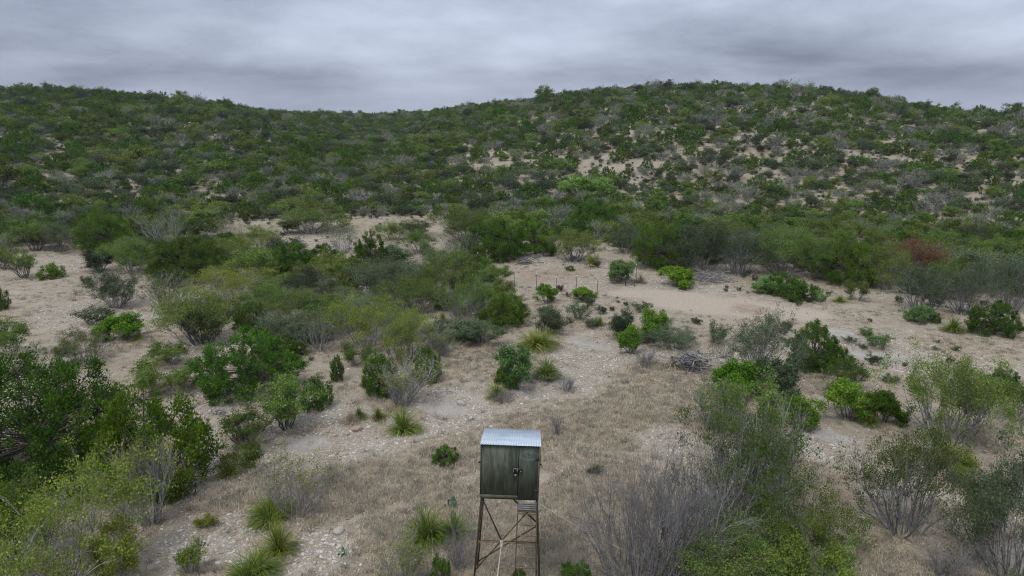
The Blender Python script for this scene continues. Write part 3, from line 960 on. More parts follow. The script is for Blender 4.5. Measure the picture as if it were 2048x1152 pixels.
    land = q('landing_frame', joined([bar((0.25, yl(zt) - 0.030, zt - 0.265), (0.69, yl(zt) - 0.030, zt - 0.265), 0.035)]), RUST)
    for k in range(4):
        q('landing_slat', box(0.46, 0.02, 0.048, (0.47, yl(zt) - 0.036, zt - 0.035 - k * 0.058)), GRATE, land)
    M = Matrix.LocRotScale(root.location, root.rotation_euler, None)
    return root, M @ Vector(leg_at(FR, zt - 0.05)), M @ (pb + Vector((0, -0.05, 0)))


blind, rope_a, rope_b = build_blind()


def rope(p, q, sag, label, knot=False):
    pts = []
    for i in range(25):
        t = i / 24
        pt = Vector(p).lerp(Vector(q), t); pt.z -= sag * 4 * t * (1 - t)
        pts.append(pt)
    lines = [(pts, 0.011, 0.011)]
    V, Fc, _ = tubes(lines, 6)
    if knot:
        kn = []
        for i in range(40):
            a = i * 0.9
            kn.append(Vector(p) + Vector((math.cos(a) * 0.035, math.sin(a) * 0.03, 0.07 - i * 0.005)))
        V2, F2, _ = tubes([(kn, 0.012, 0.012)], 5)
        V, Fc = joined([(V, Fc), (V2, F2)])
    tag(obj('guy_rope', tri_mesh('guy_rope', V, Fc, None, [ROPE], None, True)), label, 'rope')


ga, _ = ground_at(1330, 1135)
rope(rope_a, ga - Vector((0, 0, 0.05)), 0.12, 'pale guy rope running right from the tower into the grey brush')
gb = Vector((-0.72, 12.4, 0)); gb.z = float(terrain(gb.x, gb.y)) - 0.05
rope(rope_b, gb, 0.03, 'white guy rope knotted to the front rail of the tower', True)

# ------------------------------------------------------------------ feeder pen posts
POST = simple_mat('dark_post_steel', (0.035, 0.045, 0.035), (0.09, 0.075, 0.055), 9.0, 0.7, 0.2)
POSTW = simple_mat('white_post_paint', (0.68, 0.68, 0.66), (0.80, 0.80, 0.78), 9.0, 0.7)
posts = [(956, 533, 'T post beside the blue grey bare brush left of the pen'), (974, 530, 'T post just right of the blue grey bare brush'), (969, 540, 'short post in front of the blue grey bare brush'),
         (997, 564, 'lone post at the left corner of the stony pen'), (1029, 573, 'leftmost post of the front row of the pen'), (1073, 580, 'post behind the left bright bush in the front row'),
         (1112, 583, 'post just right of the left bright bush'), (1152, 581, 'post behind the right bright bush with a white tip'), (1194, 588, 'rightmost post of the front row of the pen'),
         (1251, 572, 'short post at the foot of the feathery green bush'), (1269, 573, 'tall post right of the feathery green bush'), (1273, 562, 'post in the straw coloured grass right of the feathery bush'),
         (1264, 551, 'post at the right edge of the feathery green bush'), (1157, 524, 'post in front of the round olive shrub behind the pen'), (1126, 531, 'tall post at the back of the pen'),
         (1130, 537, 'second tall post at the back of the pen, nearer'), (1087, 513, 'white tipped post under the dark juniper pair'), (1040, 512, 'white tipped post at the left back of the pen'),
         (1189, 523, 'small post at the right back of the pen')]


def tpost_meshes():
    v, f = joined([box(0.036, 0.010, 1.42, (0, 0, 0.66)), box(0.010, 0.034, 1.42, (0, 0.022, 0.66)), box(0.016, 0.02, 0.05, (0, -0.016, 0.5)), box(0.016, 0.02, 0.05, (0, -0.016, 0.9)),
                   box(0.16, 0.010, 0.12, (0, 0.012, 0.02))])
    a = tri_mesh('shaft', v, f, None, [POST])
    v, f = joined([box(0.046, 0.018, 0.15, (0, 0, 1.315)), box(0.018, 0.04, 0.15, (0, 0.025, 1.3165))])
    b = tri_mesh('white_tip', v, f, None, [POSTW])
    return a, b


pa_, pb_ = tpost_meshes()
for px, py, lab in posts:
    p, ppm = ground_at(px, py)
    r = bpy.data.objects.new('fence_post', None); COL.objects.link(r)
    r.location = p
    r.rotation_euler = (random.uniform(-.04, .04), random.uniform(-.05, .05), random.uniform(-.4, .4))
    r.scale = (1, 1, random.uniform(0.8, 1.0) if 'short' not in lab and 'small' not in lab else 0.62)
    tag(r, 'thin steel ' + lab, 'fence post', 'fence posts of the feeder pen')
    obj('shaft', pa_, r); obj('white_tip', pb_, r)

# ------------------------------------------------------------------ plants placed one by one from the photograph
#  kind, centre px, base py, width px, height px, label[, leaf material]
NAME = {'J': ('juniper_tree', 'tree'), 'JU': ('juniper_tree', 'tree'), 'JS': ('juniper_bush', 'shrub'), 'O': ('brush_shrub', 'shrub'), 'OY': ('brush_shrub', 'shrub'), 'M': ('brush_shrub', 'shrub'),
        'MD': ('brush_shrub', 'shrub'), 'B': ('bare_shrub', 'shrub'), 'BD': ('bare_shrub', 'shrub'), 'G': ('leafy_shrub', 'shrub'), 'W': ('low_bush', 'bush'), 'S': ('sotol_plant', 'plant'), 'SC': ('sotol_plant', 'plant')}
SHIFT = {'J': 0.55, 'JU': 0.5, 'JS': 0.55, 'S': 0.5, 'SC': 0.55, 'G': 0.45, 'W': 0.4}
PLANTS = [
    # bottom left
    ('J', 85, 985, 330, 275, 'big spreading juniper at the left edge with dark bare limbs on its right'),
    ('JU', 315, 1000, 210, 218, 'bright green upright juniper right of the big spreading one'),
    ('JS', 205, 1000, 115, 95, 'low juniper lobe between the big and the upright juniper'),
    ('B', 300, 1058, 145, 168, 'fan of pale bare stems in front of the upright juniper', 'yellow'),
    ('OY', 120, 1215, 380, 262, 'big yellow green shrub with grey stems in the bottom left corner'),
    ('OY', 235, 1180, 130, 110, 'yellow green lobe at the right of the bottom left corner shrub'),
    ('M', 30, 1120, 160, 150, 'grey twiggy shrub behind the corner shrub at the left edge', 'yellow'),
    ('M', 490, 900, 120, 76, 'thin olive shrub right of the upright juniper at the wash'),
    ('S', 458, 960, 58, 52, 'dark sotol beside the small olive shrub below the wash'),
    ('O', 497, 950, 85, 62, 'small olive shrub touching the dark sotol below the wash'),
    ('B', 590, 1040, 190, 130, 'grey bare shrub with a few green leaves above the sotol row', 'yellow'),
    ('SC', 548, 1052, 105, 62, 'dark sotol at the foot of the grey bare shrub'),
    ('S', 560, 1118, 88, 88, 'bright tall sotol in the middle of the bottom sotol row'),
    ('SC', 510, 1182, 125, 82, 'sotol cut by the bottom edge at the end of the row'),
    ('W', 415, 1060, 42, 28, 'small yellow green tuft alone on the pale gravel', 'yellow'),
    ('W', 383, 1150, 46, 66, 'thin leafy weed near the bottom edge on pale gravel', 'yellow'),
    ('BD', 665, 975, 50, 50, 'little pale bare twig bush right of the grey bare shrub'),
    ('M', 572, 864, 108, 100, 'olive grey shrub in front of the round dark juniper'),
    ('JS', 636, 820, 56, 62, 'small dark bush with a leaning dead trunk near the wash', 'juniper'),
    ('JS', 675, 765, 26, 52, 'tiny ball topped juniper right of the round dark juniper', 'juniper'),
    ('J', 505, 800, 185, 142, 'round dense dark juniper standing alone in the left middle ground'),
    ('O', 318, 790, 130, 64, 'loose olive shrub left of the round dark juniper'),
    ('S', 343, 775, 46, 34, 'small sotol inside the loose olive shrub'),
    ('O', 340, 734, 74, 48, 'small olive shrub behind the loose olive shrub'),
    ('M', 170, 732, 130, 72, 'sparse twiggy shrub above the big left juniper'),
    ('G', 236, 682, 76, 50, 'leafy green shrub beside a lone sotol on the left flat', 'juniper_bright'),
    ('S', 276, 684, 30, 32, 'lone small sotol on the left flat'),
    ('W', 195, 650, 60, 36, 'low grey green bush on the left flat'),
    ('O', 26, 715, 85, 70, 'olive shrub cut by the left edge above the big juniper'),
    ('JS', -2, 622, 34, 48, 'dark bush cut by the left edge of the open flat', 'juniper'),
    ('O', 398, 690, 155, 112, 'broad olive shrub with a dark heart at the left flat', 'olive'),
    ('MD', 410, 690, 80, 80, 'dark green shrub inside the broad olive shrub'),
    ('OY', 455, 604, 160, 70, 'yellow green flat topped shrub behind the broad olive shrub'),
    ('O', 530, 630, 95, 54, 'olive shrub by the patch of red earth'),
    ('MD', 235, 618, 100, 72, 'dark twiggy shrub standing alone on the left flat'),
    ('B', 332, 618, 86, 68, 'grey bare shrub right of the dark twiggy shrub'),
    ('J', 375, 568, 132, 92, 'dense dark juniper at the far side of the left flat'),
    ('O', 268, 548, 96, 72, 'olive shrub left of the dense dark juniper'),
    ('MD', 200, 545, 56, 44, 'small grey green shrub left of the olive one'),
    ('JS', 105, 558, 42, 30, 'small bright juniper bush alone on the far left flat'),
    ('M', 50, 558, 62, 58, 'thin grey green shrub left of the small bright juniper bush'),
    ('M', 8, 540, 44, 44, 'grey green shrub cut by the left edge behind the flat'),
    ('J', 215, 506, 100, 78, 'dark juniper behind the open left flat'),
    ('B', 330, 492, 125, 70, 'wide pale bare shrub right of the dark juniper behind the flat'),
    ('M', 72, 504, 62, 58, 'olive shrub with dark stem at the left back of the flat'),
    ('MD', 118, 505, 66, 58, 'dark rounded shrub at the left back of the flat'),
    ('O', 518, 503, 84, 52, 'rounded olive shrub at the left of the small sandy clearing'),
    ('B', 458, 483, 66, 48, 'pale bare shrub left of the small sandy clearing'),
    ('O', 470, 526, 100, 50, 'olive shrub right of the dense dark juniper'),
    ('G', 560, 540, 84, 40, 'light green shrub below the small sandy clearing', 'yellow'),
    ('O', 625, 468, 136, 50, 'long olive shrub behind the small sandy clearing'),
    ('M', 575, 468, 32, 28, 'little twiggy bush in the small sandy clearing'),
    ('J', 648, 534, 52, 46, 'small dark juniper right of the small sandy clearing'),
    ('B', 685, 508, 84, 54, 'silvery bare shrub between the two dark junipers'),
    ('J', 742, 542, 68, 76, 'upright dark juniper right of the silvery bare shrub'),
    ('O', 785, 482, 62, 38, 'small olive shrub at the left of the sandy strip'),
    ('O', 832, 476, 74, 36, 'olive shrub in the middle of the sandy strip'),
    ('O', 838, 508, 80, 44, 'rounded olive shrub with bare stems below the sandy strip'),
    ('O', 930, 484, 110, 62, 'broad olive shrub left of the dark juniper pair'),
    # thicket in the middle left
    ('O', 676, 575, 70, 56, 'olive shrub at the left of the middle thicket'),
    ('O', 765, 606, 150, 84, 'broad green shrub at the top of the middle thicket', 'dark'),
    ('O', 612, 602, 92, 66, 'green shrub with pale stems at the left of the thicket', 'dark'),
    ('O', 598, 645, 108, 64, 'olive shrub at the lower left of the thicket'),
    ('B', 640, 705, 112, 80, 'shrub with one white forked trunk in the thicket', 'yellow'),
    ('OY', 735, 702, 150, 112, 'yellow green shrub in the heart of the middle thicket'),
    ('M', 806, 730, 155, 115, 'big shrub with grey stems fanning from its base in the thicket', 'yellow'),
    ('O', 830, 630, 110, 72, 'olive shrub between the thicket and the vase shaped shrub'),
    ('O', 870, 598, 90, 62, 'olive shrub at the upper right of the thicket'),
    ('O', 905, 566, 112, 62, 'flat topped olive shrub left of the stony pen'),
    ('B', 955, 542, 62, 30, 'blue grey bare brush at the left corner of the pen'),
    ('M', 937, 656, 125, 104, 'vase shaped shrub with grey stems left of the stony pen', 'olive'),
    ('J', 1003, 660, 90, 74, 'dark green juniper right of the vase shaped shrub', 'juniper_bright'),
    ('MD', 955, 690, 92, 52, 'low dark shrub at the foot of the vase shaped shrub'),
    ('S', 926, 684, 42, 28, 'grassy sotol at the foot of the vase shaped shrub'),
    ('MD', 1098, 670, 60, 46, 'twiggy dark shrub in front of the stony pen'),
    ('SC', 1075, 700, 100, 46, 'wide sotol clump in front of the stony pen'),
    ('MD', 1030, 640, 52, 40, 'dark shrub between the juniper and the pen'),
    ('JU', 763, 795, 64, 86, 'upright juniper left of the grey fan shrub by the wash'),
    ('JU', 857, 766, 54, 68, 'dark upright juniper right of the grey fan shrub by the wash', 'juniper'),
    ('B', 806, 818, 130, 90, 'grey fan shaped shrub behind the big bright sotol', 'olive'),
    ('S', 808, 873, 88, 72, 'big bright round sotol by the rock slab in the wash'),
    ('S', 718, 842, 36, 30, 'small sotol, left of two by the big bright sotol'),
    ('S', 758, 846, 34, 32, 'small sotol next to the big bright sotol'),
    ('G', 1030, 786, 76, 84, 'blue green leafy shrub in the middle of the wash', 'blue'),
    ('JS', 1012, 778, 44, 40, 'low bright bush at the foot of the blue green shrub'),
    ('SC', 1092, 764, 74, 48, 'sotol right of the blue green leafy shrub'),
    ('S', 993, 800, 52, 36, 'sotol left of the blue green leafy shrub'),
    ('BD', 1008, 808, 52, 30, 'small grey dead bush below the blue green shrub'),
    ('BD', 1134, 785, 44, 36, 'small grey dead bush right of the blue green shrub'),
    # pen and clearing
    ('G', 1094, 609, 44, 40, 'left of two bright green bushes in front of the pen posts', 'lime'),
    ('G', 1166, 600, 40, 26, 'right of two bright green bushes in front of the pen posts', 'lime'),
    ('W', 1168, 606, 30, 12, 'grey green tuft under the right bright bush'),
    ('W', 1120, 583, 16, 14, 'tiny green bush beside a pen post'),
    ('G', 1238, 567, 56, 46, 'feathery pale green bush at the right side of the pen', 'pale'),
    ('W', 1157, 644, 58, 40, 'olive upright bush in front of the pen'),
    ('S', 1199, 653, 30, 24, 'small bright sotol right of the olive upright bush'),
    ('W', 1093, 628, 32, 18, 'tiny green bush below the left bright bush'),
    ('JS', 1141, 543, 16, 12, 'tiny round green bush inside the pen'),
    ('W', 1183, 536, 24, 26, 'yellowish grass bush at the back of the pen', 'yellow'),
    ('MD', 1240, 680, 48, 56, 'dark upright bush beside the lime green bushes'),
    ('G', 1262, 708, 44, 58, 'lime green bush standing in front of its pair', 'lime'),
    ('G', 1303, 684, 62, 56, 'lime green bush behind, at the edge of the bare dirt', 'lime'),
    ('MD', 1345, 700, 108, 46, 'wide dark green bush behind the dead brush pile'),
    ('W', 1288, 627, 40, 24, 'low grey bush alone on the bare dirt'),
    ('BD', 1290, 738, 66, 42, 'grey brown dead bush left of the brush pile'),
    ('G', 1363, 575, 66, 38, 'rounded green bush below the tree line at the bare dirt', 'juniper_bright'),
    ('G', 1530, 589, 50, 36, 'pale grey green bush left of the twin junipers', 'pale'),
    ('JS', 1556, 592, 56, 48, 'left of the twin dark junipers at the clearing edge', 'juniper'),
    ('JS', 1600, 604, 62, 44, 'right of the twin dark junipers at the clearing edge', 'juniper'),
    ('W', 1638, 606, 34, 28, 'pale grassy bush right of the twin junipers', 'pale'),
    ('S', 1680, 606, 34, 20, 'small sotol at the shaded clearing edge'),
    ('O', 1716, 602, 44, 42, 'olive bush at the shaded clearing edge'),
    ('S', 1632, 660, 28, 26, 'small sotol alone above the dark juniper clump'),
    ('W', 1733, 674, 28, 18, 'small blue green bush on the right stony ground', 'blue'),
    ('W', 1756, 698, 40, 30, 'second blue green bush on the right stony ground', 'blue'),
    ('W', 1700, 687, 30, 14, 'low flat weed on the right stony ground'),
    ('S', 1905, 667, 58, 38, 'round bright sotol at the right of the clearing'),
    ('G', 1832, 649, 40, 34, 'pale feathery bush left of the round bright sotol', 'pale'),
    ('JS', 1868, 647, 22, 22, 'tiny bush between the pale bush and the sotol'),
    ('J', 1985, 674, 88, 70, 'dark rounded juniper at the right edge of the clearing'),
    # right middle
    ('M', 1510, 768, 165, 140, 'tall open juniper with bare limbs right of the brush pile', 'dark'),
    ('J', 1625, 745, 95, 100, 'dense dark juniper at the right of the tall open one'),
    ('JS', 1680, 742, 52, 46, 'small dark juniper right of the dense one', 'juniper'),
    ('W', 1433, 690, 36, 42, 'thin olive bush behind the brush pile'),
    ('G', 1468, 796, 78, 72, 'bright green rounded shrub in front of the tall open juniper', 'juniper_bright'),
    ('BD', 1515, 792, 52, 66, 'grey bare bush between two green shrubs'),
    ('G', 1560, 806, 86, 80, 'dark green rounded shrub right of the grey bare bush', 'dark'),
    ('O', 1700, 780, 84, 52, 'olive shrub behind the lime green one on the right'),
    ('G', 1698, 848, 100, 82, 'brightest lime green shrub on the right', 'lime'),
    ('G', 1765, 850, 64, 66, 'dark green shrub right of the lime green one', 'juniper'),
    ('S', 1738, 856, 50, 46, 'sotol at the foot of the lime green shrub'),
    ('B', 1420, 862, 80, 96, 'sparse pale stemmed shrub at the edge of the dry grass', 'olive'),
    ('O', 1515, 874, 138, 104, 'olive shrub in front of the rounded green shrubs', 'olive'),
    ('G', 1598, 862, 62, 58, 'bright juniper bush right of the olive shrub', 'juniper_bright'),
    ('MD', 1897, 895, 205, 178, 'large vase shaped shrub with dark stems on the right', 'olive'),
    ('J', 2000, 790, 62, 54, 'dark juniper behind the large vase shaped shrub'),
    ('O', 2032, 850, 95, 82, 'olive shrub cut by the right edge'),
    ('W', 1778, 767, 30, 18, 'small green tuft on stony ground right of the olive shrub'),
    # bottom right
    ('BD', 1275, 1195, 250, 270, 'large bare grey purple shrub right of the tower'),
    ('BD', 1400, 1110, 170, 190, 'dense tangle of bare grey stems behind the large bare shrub'),
    ('BD', 1350, 1165, 210, 235, 'bare silver shrub between the large bare shrub and the olive one'),
    ('M', 1475, 1085, 250, 250, 'tall grey stemmed shrub with scattered green tips', 'olive'),
    ('B', 1540, 1010, 130, 190, 'pale bare stems rising behind the tall grey stemmed shrub', 'olive'),
    ('OY', 1580, 1125, 230, 165, 'low yellow green shrub right of the tall grey stemmed shrub'),
    ('O', 1470, 1220, 280, 150, 'olive shrub along the bottom edge right of the tower'),
    ('OY', 1610, 1230, 200, 130, 'yellow green shrub along the bottom edge in the right half'),
    ('M', 1800, 1080, 265, 218, 'wide dark stemmed shrub with thin olive tips, bottom right', 'olive'),
    ('OY', 1912, 948, 100, 48, 'yellow green shrub behind the wide dark stemmed one'),
    ('MD', 2010, 1165, 240, 245, 'dark green and grey shrub filling the bottom right corner', 'dark'),
    ('BD', 1890, 1175, 110, 90, 'pale dead twigs left of the corner shrub'),
    # round the tower
    ('SC', 862, 1110, 104, 88, 'front of two tangled sotols left of the tower'),
    ('S', 906, 1090, 86, 72, 'rear of two tangled sotols left of the tower'),
    ('JS', 889, 932, 48, 40, 'small round bright bush in the dry grass left of the blind'),
    ('B', 808, 1180, 110, 84, 'thin yellow green shrub at the bottom left of the tower', 'yellow'),
    ('JS', 886, 1185, 42, 62, 'narrow dark bush at the bottom edge left of the tower', 'juniper'),
    ('BD', 918, 1150, 60, 90, 'purple grey bare bush against the left tower leg'),
    ('JS', 1152, 1182, 64, 52, 'bright green bush at the bottom edge right of the tower'),
    ('JS', 1040, 1175, 26, 36, 'little green sprig under the ladder'),
    ('BD', 1114, 875, 34, 50, 'thin dead bush behind the blind in the dry grass'),
    ('W', 1188, 950, 26, 18, 'tiny green weed right of the blind'),
    ('T', 1281, 567, 30, 20, 'straw coloured grass tuft at the right corner of the pen'),
    ('T', 1347, 737, 44, 40, 'tall straw coloured grass tuft left of the dead branches'),
    ('T', 1660, 790, 50, 34, 'straw coloured grass tuft behind the brightest lime green shrub'),
    ('T', 702, 846, 30, 26, 'rusty dry grass tuft left of the small sotols'),
    # the tree line behind the clearing
    ('J', 985, 524, 112, 84, 'left of the dark juniper pair behind the pen'),
    ('J', 1070, 512, 90, 74, 'right of the dark juniper pair behind the pen', 'juniper_bright'),
    ('O', 975, 526, 62, 40, 'small olive shrub at the foot of the juniper pair'),
    ('B', 930, 524, 64, 58, 'silver grey shrub left of the juniper pair'),
    ('O', 1150, 524, 94, 64, 'round olive shrub behind the pen'),
    ('J', 1187, 464, 82, 64, 'domed dark juniper above the pen'),
    ('J', 1322, 540, 110, 92, 'dark tree at the left end of the tree line'),
    ('O', 1252, 508, 80, 56, 'olive tree left of the dark tree at the tree line', 'dark'),
    ('O', 1400, 548, 125, 100, 'olive tree over the fallen grey branches', 'dark'),
    ('M', 1475, 552, 115, 95, 'grey stemmed tree right of the fallen branches', 'dark'),
    ('O', 1560, 556, 125, 100, 'olive tree behind the twin junipers', 'olive'),
    ('J', 1690, 572, 115, 95, 'green tree behind the shaded clearing edge'),
    ('O', 1630, 560, 90, 80, 'olive tree between the twin junipers and the green tree'),
    ('O', 1768, 580, 105, 90, 'olive tree at the right of the tree line', 'olive'),
    ('MD', 1835, 556, 105, 76, 'dead red brown shrub in the right tree line', 'dead'),
    ('M', 1840, 628, 112, 100, 'dark twiggy tree at the left of the right thicket', 'dark'),
    ('M', 1925, 632, 125, 108, 'dark twiggy tree in the middle of the right thicket', 'dark'),
    ('M', 2015, 622, 115, 112, 'dark twiggy tree at the right end of the right thicket', 'dark'),
    ('G', 1150, 396, 68, 40, 'bright lime tree at the foot of the far hill', 'soft_lime'),
    ('G', 1196, 398, 56, 36, 'second lime tree at the foot of the far hill', 'soft_lime'),
    ('MD', 1408, 482, 60, 26, 'dull red dead shrub in the tree line', 'dead'),
]
PROTO['T'] = PROTO['S']
NAME['T'] = ('grass_tuft', 'grass')
placed = []      # x, y, radius of everything that stands


def place(kind, px, py, wpx, hpx, label, leaf=None, group=None, idx=[0]):
    p, ppm = ground_at(px, py)
    d = p - Vector((0, 0, H)); dep = math.atan2(-d.z, math.hypot(d.x, d.y))
    W = wpx / ppm
    sh = SHIFT.get(kind, 0.25) * W * 0.5
    u = Vector((p.x, p.y, 0)).normalized()
    q = p + u * sh
    q.z = float(terrain(q.x, q.y))
    if kind in ('S', 'SC'):
        W *= 0.9; hpx *= 0.88
    foot = {'J': 0.75, 'JU': 0.6, 'JS': 0.6, 'S': 0.5, 'SC': 0.5, 'T': 0.5, 'G': 0.4, 'W': 0.4}.get(kind, 0.15) * W * 0.5 * math.sin(dep)
    tot = max(hpx / ppm - foot, 0.3 * W)
    Z = max(math.sqrt(max(tot ** 2 - (0.45 * W * math.sin(dep)) ** 2, 0.0)) / math.cos(dep), 0.30 * W)
    idx[0] += 1
    big = kind + 'L' if kind + 'L' in PROTO and W > (3.1 if kind != 'J' else 4.4) else kind
    pr = PROTO[big][idx[0] % len(PROTO[big])]
    nm, cat = NAME[kind]
    r = bpy.data.objects.new(nm, None); COL.objects.link(r)
    r.location = (q.x, q.y, q.z - 0.03)
    tl = 0.16 if kind in ('S', 'SC') else 0.05
    r.rotation_euler = (random.uniform(-tl, tl), random.uniform(-tl, tl), (idx[0] * 2.399) % (2 * math.pi))
    r.scale = (W / pr['w'], W / pr['w'], Z / pr['h'])
    tag(r, label, cat, group)
    obj(pr['sname'], pr['stem'], r)
    if pr['leaf'] is not None:
        l = obj(pr['lname'], pr['leaf'], r)
        if leaf:
            l.material_slots[0].link = 'OBJECT'
            l.material_slots[0].material = LEAF[leaf]
    placed.append((q.x, q.y, W * 0.5))
    return r


for e in PLANTS:
    place(*e[:6], leaf='grass' if e[0] == 'T' else e[6] if len(e) > 6 else None)

# dead brush pile and fallen branches
def brush_pile(px, py, wpx, hpx, n, label, mat, name):
    p, ppm = ground_at(px, py)
    W, Z = wpx / ppm, hpx / ppm
    random.seed(int(px))
    lines = []
    for i in range(n):
        a = random.uniform(0, math.pi)
        c = Vector((random.gauss(0, W * 0.18), random.gauss(0, W * 0.12), random.uniform(0.03, Z * 0.6)))
        L = random.uniform(0.25, 0.6) * W
        d = Vector((math.cos(a), math.sin(a) * 0.7, random.uniform(-0.5, 0.7))) * L * 0.5
        pts = [c - d, c - d * 0.3 + rvec() * 0.08, c + d * 0.3 + rvec() * 0.08, c + d + Vector((0, 0, random.uniform(-.2, .1)))]
        for t in pts:
            t.z = min(max(t.z, 0.0), Z)
        lines.append((pts, random.uniform(0.016, 0.045), 0.008))
    V, Fc, T = tubes(lines, 4)
    r = obj(name, tri_mesh(name, V, Fc, T, [mat]))
    r.location = p
    tag(r, label, 'dead branches')


brush_pile(1382, 738, 95, 50, 130, 'heap of grey dead branches at the edge of the dry grass', BARK['grey'], 'brush_pile')
brush_pile(1412, 562, 120, 26, 70, 'fallen grey branches under the tree line at the bare dirt', BARK['grey'], 'fallen_branches')
brush_pile(1050, 527, 70, 16, 40, 'low heap of cut branches at the back of the pen', BARK['dark'], 'cut_branches')
brush_pile(440, 828, 46, 10, 14, 'few fallen twigs in front of the round dark juniper', BARK['pale'], 'fallen_twigs')

# prickly pears
def prickly_pear(px, py, wpx, n, label):
    p, ppm = ground_at(px, py)
    s = wpx / ppm / 0.9
    random.seed(int(px * 3 + py))
    r = bpy.data.objects.new('prickly_pear', None); COL.objects.link(r)
    r.location = p; r.scale = (s, s, s)
    tag(r, label, 'cactus')
    uu, vv = np.meshgrid(np.linspace(0, 2 * math.pi, 11)[:-1], np.linspace(0, math.pi, 6))
    w = 0.62 + 0.38 * (1 - np.cos(vv)) / 2 if False else 1.0
    V = np.stack([np.sin(vv) * np.cos(uu) * 0.12, np.sin(vv) * np.sin(uu) * 0.02, -np.cos(vv) * 0.15 + 0.15], -1).reshape(-1, 3)
    i = np.arange(5)[:, None] * 10; j = np.arange(10)[None]; j2 = (j + 1) % 10
    f = np.stack([i + j, i + j2, i + 10 + j2, i + 10 + j], -1).reshape(-1, 4)
    T = np.full((len(V), 2), 0.5)
    me = tri_mesh('pad', V, f, T, [LEAF['pear']], None, True)
    prev = []
    for k in range(n):
        o = obj('pad', me, r)
        if k < n // 2 or not prev:
            o.location = (random.uniform(-.3, .3), random.uniform(-.2, .2), -0.02)
        else:
            b = random.choice(prev); o.location = (b[0] + random.uniform(-.06, .06), b[1], b[2] + 0.24)
        prev.append(tuple(o.location))
        o.rotation_euler = (random.uniform(-.3, .3), random.uniform(-.55, .55), random.uniform(-1.2, 1.2))
        q = random.uniform(0.75, 1.15); o.scale = (q, q, q)


prickly_pear(902, 1016, 34, 11, 'prickly pear just behind the tangled sotols left of the tower')
prickly_pear(684, 1112, 24, 7, 'prickly pear on gravel near the bottom sotol row')
prickly_pear(758, 1078, 22, 6, 'small flat prickly pear in the dry grass left of the sotols')

# rocks that can be told apart
def rock_mesh(seed, n=3):
    import bmesh
    bm = bmesh.new(); bmesh.ops.create_icosphere(bm, subdivisions=n - 1, radius=0.5)
    me = bpy.data.meshes.new('rock'); bm.to_mesh(me); bm.free()
    co = np.zeros(len(me.vertices) * 3, np.float32); me.vertices.foreach_get('co', co); co = co.reshape(-1, 3)
    r_ = np.random.default_rng(seed)
    for k in range(7):           # chip flat faces off
        d = unit(r_.normal(size=3)); t = r_.uniform(0.26, 0.42)
        over = np.maximum(co @ d - t, 0)
        co -= np.outer(over, d) * 0.92
    co *= [1, r_.uniform(0.65, 0.95), r_.uniform(0.42, 0.62)]
    me.vertices.foreach_set('co', co.astype(np.float32).ravel())
    me.materials.append(STONE); me.update()
    return me


ROCKS = [rock_mesh(900 + i) for i in range(6)]
ROCK_SPOTS = [(669, 872, 12, 'grey rock at the bank of the wash left of the small sotols'), (692, 836, 11, 'pale rock above the small sotols by the wash'), (714, 860, 24, 'broad flat grey rock in the wash'),
              (694, 868, 13, 'grey rock left of the broad flat rock'), (738, 857, 11, 'cream rock right of the broad flat rock'), (921, 808, 20, 'boulder at the upper end of the rock slab'),
              (557, 889, 13, 'white rock at the left end of the wash'), (410, 869, 12, 'flat pale rock right of the upright juniper'), (697, 739, 9, 'white rock right of the tiny ball topped juniper'),
              (633, 1070, 12, 'white rock right of the bottom sotol row'), (676, 1066, 26, 'half buried pale rock in the dry grass'), (652, 1090, 10, 'small white rock below the half buried one'),
              (1018, 1133, 12, 'pale rock under the tower left of the ladder'), (1049, 1136, 15, 'pale rock seen between the ladder rungs'), (1061, 1142, 8, 'small rock at the foot of the ladder'),
              (1116, 1108, 8, 'white rock right of the tower leg'), (1040, 1034, 9, 'pale rock seen through the upper ladder'), (997, 1028, 7, 'little white rock seen through the upper brace'),
              (1817, 1088, 9, 'white rock below the wide dark stemmed shrub'), (1800, 1101, 12, 'pale flat rock at the bottom right in dry grass'), (1105, 1014, 10, 'pale rock beside the right guy rope'),
              (1098, 1046, 8, 'rock right of the ladder in dry grass'), (1163, 1005, 9, 'white rock between the rope and the bare shrub'), (85, 623, 8, 'single white rock on the left flat'),
              (1183, 1028, 9, 'pale rock at the left of the large bare shrub')]
for k, (px, py, w, lab) in enumerate(ROCK_SPOTS):
    p, ppm = ground_at(px, py)
    o = obj('rock', ROCKS[k % 6])
    s = w / ppm
    o.location = (p.x, p.y, p.z + s * 0.08); o.scale = (s * 1.15, s * 1.15, s); o.rotation_euler = (0, 0, k * 1.7)
    tag(o, lab, 'rock')

